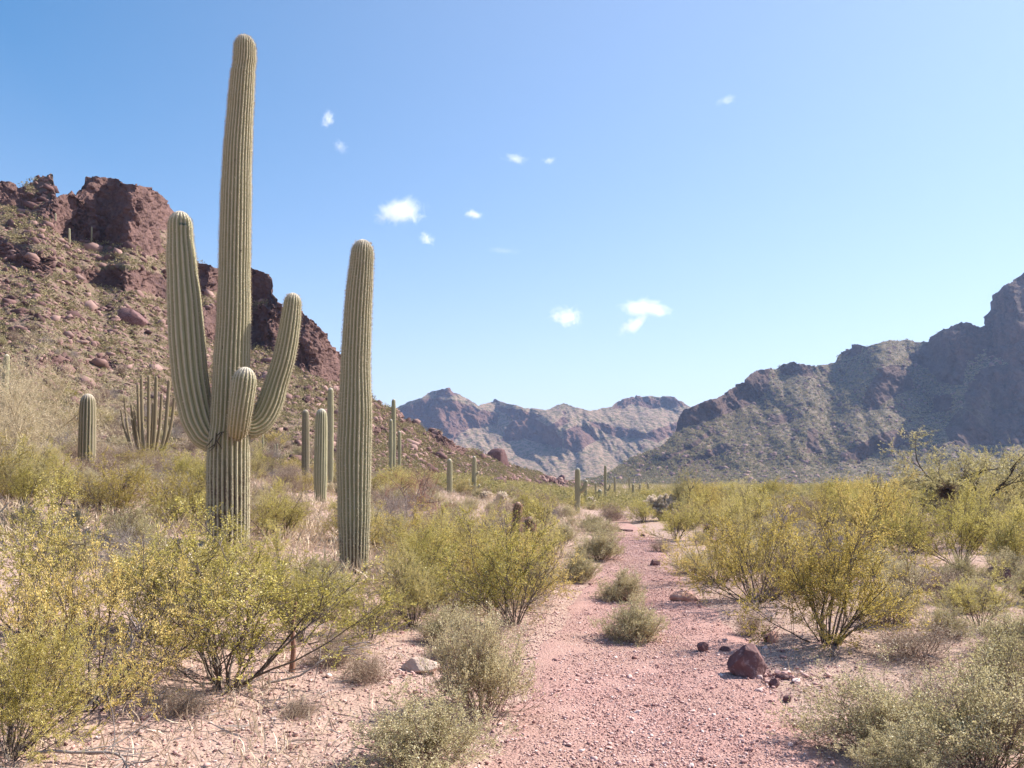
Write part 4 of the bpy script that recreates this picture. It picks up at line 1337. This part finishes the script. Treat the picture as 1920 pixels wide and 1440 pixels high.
# organ pipe cactus
def organ_pipe():
    Y = 27.0
    b = wpt(275, 838, Y)
    b[2] = ground_z(b[0], Y)
    root = cactus_root('organ_pipe_cactus', 'organ pipe cactus with a dozen thin upright stems left of the giant saguaro', 'cactus', *b)
    tops = [(233, 745, 6), (227, 768, 6), (246, 758, 7), (258, 720, 8), (265, 702, 9), (279, 704, 9), (293, 705, 10), (287, 755, 8), (317, 712, 10), (327, 745, 8), (252, 768, 7), (303, 738, 8)]
    for k, (u, v, w) in enumerate(tops):
        ub = 275 + (u - 275) * 0.8
        P, W = px_stem([(ub * 0.75 + 275 * 0.25, 845, w * 0.6), (ub, 815, w * 0.66), (ub * 0.45 + u * 0.55, (v + 815) / 2 + 6, w * 0.66), (u, v, w * 0.58)], Y + (k % 4 - 1.5) * 0.35)
        cactus_stem('stem', P - b, W, M['organ'], root, 12, 0.09, 0.25, 400 + k, 4, 0, spines=False, woolly=0.3)
organ_pipe()

def barrel(u, v, wpx, hpx, label, seed, Y=None):
    p = place(u, v) if Y is None else np.array([wpt(u, v, Y)[0], Y, wpt(u, v, Y)[2]])
    d = p[1]
    w, h = wpx * d / F / 2, hpx * d / F
    root = cactus_root('barrel_cactus', label, 'cactus', p[0], p[1], p[2])
    gz = ground_z(p[0], p[1]) - p[2] - 0.05
    cactus_stem('body', np.array([[0, 0, min(gz, -0.02)], [0, 0, h * 0.45], [0.02, 0, h * 0.75], [0.03, 0, h]]), np.array([w * 0.85, w, w, w * 0.85]), M['barrel'], root, 16, 0.04, 0.22, seed, 4, 0, 0.05, 0.035, True, 1.0, 0.9, spmat=M['red_spine'])
barrel(969, 984, 15, 42, 'taller barrel cactus poking out of the creosotes left of the path', 501, 16.5)
barrel(993, 1003, 21, 34, 'rounder barrel cactus right of the taller one left of the path', 502, 15.5)
barrel(1328, 1008, 18, 24, 'reddish barrel cactus top showing above the bushes right of the path', 503, 23.0)
barrel(1336, 1030, 14, 20, 'small dim barrel cactus just below the reddish one', 504, 19.0)

def stump(u, v, vt, wpx, label, seed):
    p = place(u, v)
    d = p[1]
    w, h = wpx * d / F / 2, (v - vt) * d / F
    rg = np.random.default_rng(seed)
    P = np.array([[0, 0, -0.05], [0.01, 0, h * 0.3], [0.0, 0, h * 0.65], [0.02, 0, h]])
    Pr, Wr = resample(P, np.array([w * 1.3, w, w * 0.8, w * 0.35]), 0.03)
    V, Q = tube(Pr, Wr, 12)
    V = V * (1 + 0.12 * fbm(V[:, 0] * 30, V[:, 1] * 30, V[:, 2] * 3, 3, seed)[:, None] * np.array([1, 1, 0]))
    nv = len(V)
    cap = np.array([[nv - 12 + a, nv - 12 + (a + 1) % 12, nv] for a in range(12)])
    V = np.concatenate([V, [Pr[-1] + np.array([0, 0, w * 0.6])]])
    o = obj('dead_stump', new_mesh('dead_stump', V, [Q, cap]), M['stump'])
    o.location = p
    tag(o, label, 'stump')
stump(546, 1262, 1140, 9, 'weathered red-brown dead cactus stump among bare branches', 611)

# cholla: jointed arms wrapped in pale spines
def cholla(kind_seed, H, n):
    rg = np.random.default_rng(kind_seed)
    mb, LP, LD = MB(), [], []
    def seg(b, d, ln, r):
        P = grow(rg, b, d, ln, 4, 0.03, 0.15)
        mb.add(*tube(P, np.array([r * .7, r, r, r * .9, r * .5]), 8))
        pp, dd = at_along(P, rg.random(260))
        o = unit(rg.normal(size=pp.shape))
        LP.append(pp + o * r * 0.9); LD.append(o * 2)
        return P[-1], unit(P[-1] - P[-2])
    for i in range(n):
        a, t = rg.uniform(0, 6.28), R(rg.uniform(5, 92))
        e, d = seg(np.array([0, 0, 0.0]), np.array([math.sin(t) * math.cos(a), math.sin(t) * math.sin(a), math.cos(t)]), H * 0.45, 0.035)
        for j in range(3):
            e2, d2 = seg(e, d + rg.normal(0, 0.6, 3), H * 0.25, 0.03)
            for l in range(3):
                e3, d3 = seg(e2, d2 + rg.normal(0, 0.8, 3), H * 0.15, 0.026)
                seg(e3, d3 + rg.normal(0, 0.9, 3), H * 0.1, 0.024)
    root = obj('cholla_cactus', None)
    root['category'] = 'cactus'
    obj('stems', mb.mesh('stems', True), M['cholla'], root)
    obj('spines', leaves_mesh('spines', np.concatenate(LP), np.concatenate(LD), 0.05, rg, 0.2), M['cholla'], root)
    top = np.concatenate(mb.V)
    return dict(o=root, H=np.percentile(top[:, 2], 99), W=2 * np.percentile(np.hypot(top[:, 0], top[:, 1]), 97), fresh=True)
PR['cholla'] = cholla(700, 1.4, 24)
def put_at(kind, u, v, Y, hpx, wpx, label, group=None):
    x = wpt(u, v, Y)[0]
    return put(kind, xy=(x, Y), hpx=hpx, wpx=wpx, label=label, group=group)
put_at('cholla', 1238, 958, 34, 46, 96, 'wide whitish cholla mound behind the path, brightest plant near the valley centre')
put_at('cholla', 942, 945, 36, 26, 32, 'cream cholla on the hill foot above the barrel cacti')
put_at('cholla', 912, 942, 40, 16, 34, 'low cream cholla left of the taller cream one on the hill foot')
put_at('cholla', 1108, 942, 52, 18, 26, 'small pale cholla right of the saguaro with the upturned arm')

# trees
def tree(kind, seed, H, spread, nmain, mleaf, mbark, mtwig, leaf, nleaf, r0, tilt=(15, 60), nb=7, ns=8):
    rg = np.random.default_rng(seed)
    trunk, twig, LP, LD = MB(), MB(), [], []
    for i in range(nmain):
        a, t = rg.uniform(0, 6.28), R(rg.uniform(*tilt))
        P = grow(rg, (0, 0, -0.1), (math.sin(t) * math.cos(a) * spread, math.sin(t) * math.sin(a) * spread, math.cos(t)), H * rg.uniform(0.62, 0.85), 9, 0.03, 0.4)
        trunk.add(*tube(P, np.linspace(r0, r0 * 0.25, len(P)), 7))
        for t_ in rg.uniform(0.25, 1, nb):
            q, tg = at_along(P, np.array([t_]))
            B = grow(rg, q[0], unit(tg[0] + rg.normal(0, 0.7, 3)), H * rg.uniform(0.25, 0.42), 7, 0.02, 0.4)
            trunk.add(*tube(B, np.linspace(r0 * 0.35, r0 * 0.09, len(B)), 5))
            for s_ in rg.uniform(0.2, 1, ns):
                q2, tg2 = at_along(B, np.array([s_]))
                W = grow(rg, q2[0], unit(tg2[0] + rg.normal(0, 0.7, 3)), H * rg.uniform(0.12, 0.25), 5, 0.0, 0.4)
                twig.add(*tube(W, np.linspace(r0 * 0.1, r0 * 0.04, len(W)), 3))
                for z_ in rg.uniform(0.2, 1, 5):
                    q3, tg3 = at_along(W, np.array([z_]))
                    X = grow(rg, q3[0], unit(tg3[0] + rg.normal(0, 0.7, 3)), H * rg.uniform(0.05, 0.12), 3, 0.0, 0.3)
                    twig.add(*tube(X, np.linspace(r0 * 0.05, r0 * 0.03, len(X)), 3))
                    if nleaf:
                        pp, dd = at_along(X, rg.random(nleaf))
                        LP.append(pp + rg.normal(0, 0.012, pp.shape)); LD.append(dd)
    root = obj(kind, None)
    root['category'] = 'tree'
    obj('trunk', trunk.mesh('trunk', True), mbark, root)
    if nleaf:
        obj('twigs', twig.mesh('twigs'), mtwig, root)
        obj('crown', leaves_mesh('crown', np.concatenate(LP), np.concatenate(LD), leaf, rg, 0.4), mleaf, root)
    else:
        obj('crown', twig.mesh('crown'), mtwig, root)
    top = np.concatenate(twig.V)
    return dict(o=root, H=np.percentile(top[:, 2], 99), W=2 * np.percentile(np.hypot(top[:, 0], top[:, 1]), 96), fresh=True)

PR['pv0'] = tree('palo_verde_tree', 801, 3.2, 1.3, 10, M['pale_pv'], M['pale_twig'], M['pale_twig'], 0.034, 12, 0.035, (10, 70), 8, 9)
PR['pv1'] = tree('palo_verde_tree', 802, 3.0, 1.2, 6, M['paloverde'], M['dark_bark'], M['bark'], 0.036, 17, 0.05)
PR['pv2'] = tree('palo_verde_tree', 803, 3.0, 1.3, 9, M['paloverde'], M['dark_bark'], M['bark'], 0.042, 16, 0.045, (10, 68), 8, 9)
PR['redtree'] = tree('leafless_tree', 804, 2.6, 1.3, 7, None, M['brown_twig'], M['red_twig'], 0.02, 0, 0.045, (25, 65))
put_at('redtree', 765, 960, 21, 115, 210, 'red-brown leafless tree with spreading bare limbs right of the armless saguaro')
put_at('pv0', 75, 900, 25, 215, 280, 'large pale wispy palo verde on the left slope behind the stout saguaro')
put_at('pv0', 20, 960, 20, 205, 280, 'pale straggly palo verde at the left edge of the view')
put_at('pv1', 1288, 955, 34, 92, 130, 'dark-stemmed palo verde beside the white cholla mound')
put_at('pv2', 1800, 1010, 24, 160, 340, 'palo verde with a dark mistletoe clump in its branches')
put_at('pv1', 1905, 1000, 26, 130, 220, 'palo verde at the right edge beside the mistletoe-laden one')
put_at('creosote2', 282, 858, 25.5, 52, 150, 'olive creosote wrapped round the foot of the organ pipe cactus')
put_at('dry1', 235, 850, 25.0, 45, 90, 'straw brush at the left foot of the organ pipe cactus')
put_at('pv2', 1385, 950, 40, 60, 90, 'small palo verde rising from the thicket right of the cholla mound')

def mistletoe():
    rg = np.random.default_rng(820)
    mb = MB()
    for i in range(420):
        d = unit(rg.normal(size=3))
        P = grow(rg, (0, 0, 0.05), d, 0.42 * rg.uniform(0.5, 1), 4, -0.1, 0.6)
        mb.add(*tube(P, np.linspace(0.006, 0.003, len(P)), 3))
    o = obj('mistletoe', mb.mesh('mistletoe'), M['mistletoe'])
    o.location = wpt(1778, 922, 22.4)
    tag(o, 'dense brown mistletoe ball hanging in the palo verde on the right', 'mistletoe')
mistletoe()

# fallen bare branches under the big creosote
def branch(u, v, ln, a, label, seed):
    rg = np.random.default_rng(seed)
    p = place(u, v)
    mb = MB()
    P = grow(rg, (0, 0, 0.03), (math.cos(a), math.sin(a), 0.12), ln, 10, -0.03, 0.35)
    P[:, 2] = np.maximum(P[:, 2], 0.02)
    mb.add(*tube(P, np.linspace(0.009, 0.004, len(P)), 5))
    for t in rg.uniform(0.2, 0.95, 16):
        q, tg = at_along(P, np.array([t]))
        B = grow(rg, q[0], unit(tg[0] + rg.normal(0, 0.6, 3)), ln * rg.uniform(0.15, 0.4), 6, 0, 0.4)
        B[:, 2] = np.maximum(B[:, 2], 0.01)
        mb.add(*tube(B, np.linspace(0.004, 0.0015, len(B)), 4))
    o = obj('fallen_branch', mb.mesh('fallen_branch', True), M['grey_twig'])
    o.location = p
    tag(o, label, 'branch')
branch(500, 1290, 0.75, 0.15, 'bare dead branch lying right of the sprawling creosote base', 831)
branch(150, 1345, 0.6, 0.6, 'pale dead twig pile in the dark hollow at the lower left', 832)
branch(60, 1425, 0.9, 0.5, 'crooked bare branch in the bottom left corner', 833)

# ------------------------------------------------------------------ clouds
def cloud(label, u, v, w, h, ang, dens, seed, group=None, D=5200.0, parent=None, name='cloud'):
    V, Fc = ICO[2]
    p = np.array([q for q in ray(u, v)])
    p = p / np.linalg.norm(p)
    dist = D / max(p[1], 0.3)
    c = p * dist + np.array([0, 0, EYE])
    sx, sz = w * dist / F * 0.95, h * dist / F * 1.1
    sy = (sx + sz) * 0.5
    o = obj(name, new_mesh(name, V, Fc, True), None, parent)
    o.location = c
    o.scale = (sx, sy, sz)
    o.rotation_euler = (0, R(ang), -math.atan2(p[0], p[1]))
    m, nt = new_mat('cloud_vapour')
    co = objco(nt)
    mp = nd(nt, 'ShaderNodeMapping', {'Vector': co, 'Location': (seed * 3.7, seed * 1.3, seed * 2.1), 'Scale': (1.0, 1.0, max(0.35, sz / sx))})
    n = tnoise(nt, 2.9, 10, 0.72, mp.outputs[0], 0.8)
    ln = nd(nt, 'ShaderNodeVectorMath', {0: co}, operation='LENGTH').outputs['Value']
    k = mth(nt, 'SUBTRACT', n, mth(nt, 'MULTIPLY', mth(nt, 'POWER', ln, 1.0), 0.44))
    k = mth(nt, 'SUBTRACT', k, 0.29)
    k = mth(nt, 'MULTIPLY', mth(nt, 'MAXIMUM', k, 0.0), dens * 14 / sy)
    vp = nd(nt, 'ShaderNodeVolumePrincipled', {'Color': (1, 1, 1), 'Density': k, 'Anisotropy': 0.1})
    oo = nt.nodes.new('ShaderNodeOutputMaterial')
    nt.links.new(vp.outputs[0], oo.inputs['Volume'])
    o.data.materials.append(m)
    if parent is None:
        tag(o, label, 'cloud', group)
    return o

cloud('brightest puffy white cloud, above and right of the armless saguaro', 752, 396, 84, 36, -10, 0.9, 1)
cloud('small cloud wisp to the right of the puffy white cloud', 887, 402, 34, 15, 14, 0.5, 2)
cloud('small cloud wisp below the puffy white cloud', 800, 447, 32, 18, 25, 0.4, 3)
cloud('upright little cloud wisp high up between giant cactus and picture centre', 614, 223, 20, 28, 20, 0.4, 4)
cloud('faint cloud wisp just below the upright little one', 638, 274, 28, 18, 40, 0.16, 5)
cloud('thin elongated cloud wisp high above the valley centre', 966, 297, 50, 13, 8, 0.3, 6)
cloud('tiny cloud wisp right of the thin elongated one', 1029, 301, 24, 10, 0, 0.25, 7)
cloud('round white cloud low above the distant mountains', 1060, 594, 54, 32, 5, 0.9, 8)
cloud('small faint cloud high at the upper right', 1363, 187, 34, 11, -8, 0.2, 9)
g = obj('cloud', None)
tag(g, 'bird-shaped forked white cloud low above the valley', 'cloud')
cloud('', 1218, 580, 100, 24, 8, 1.0, 10, parent=g, name='puff')
cloud('', 1191, 606, 62, 20, -32, 1.0, 11, parent=g, name='puff')
cloud('very faint low cloud left of the round white one', 945, 470, 60, 9, 4, 0.08, 12)
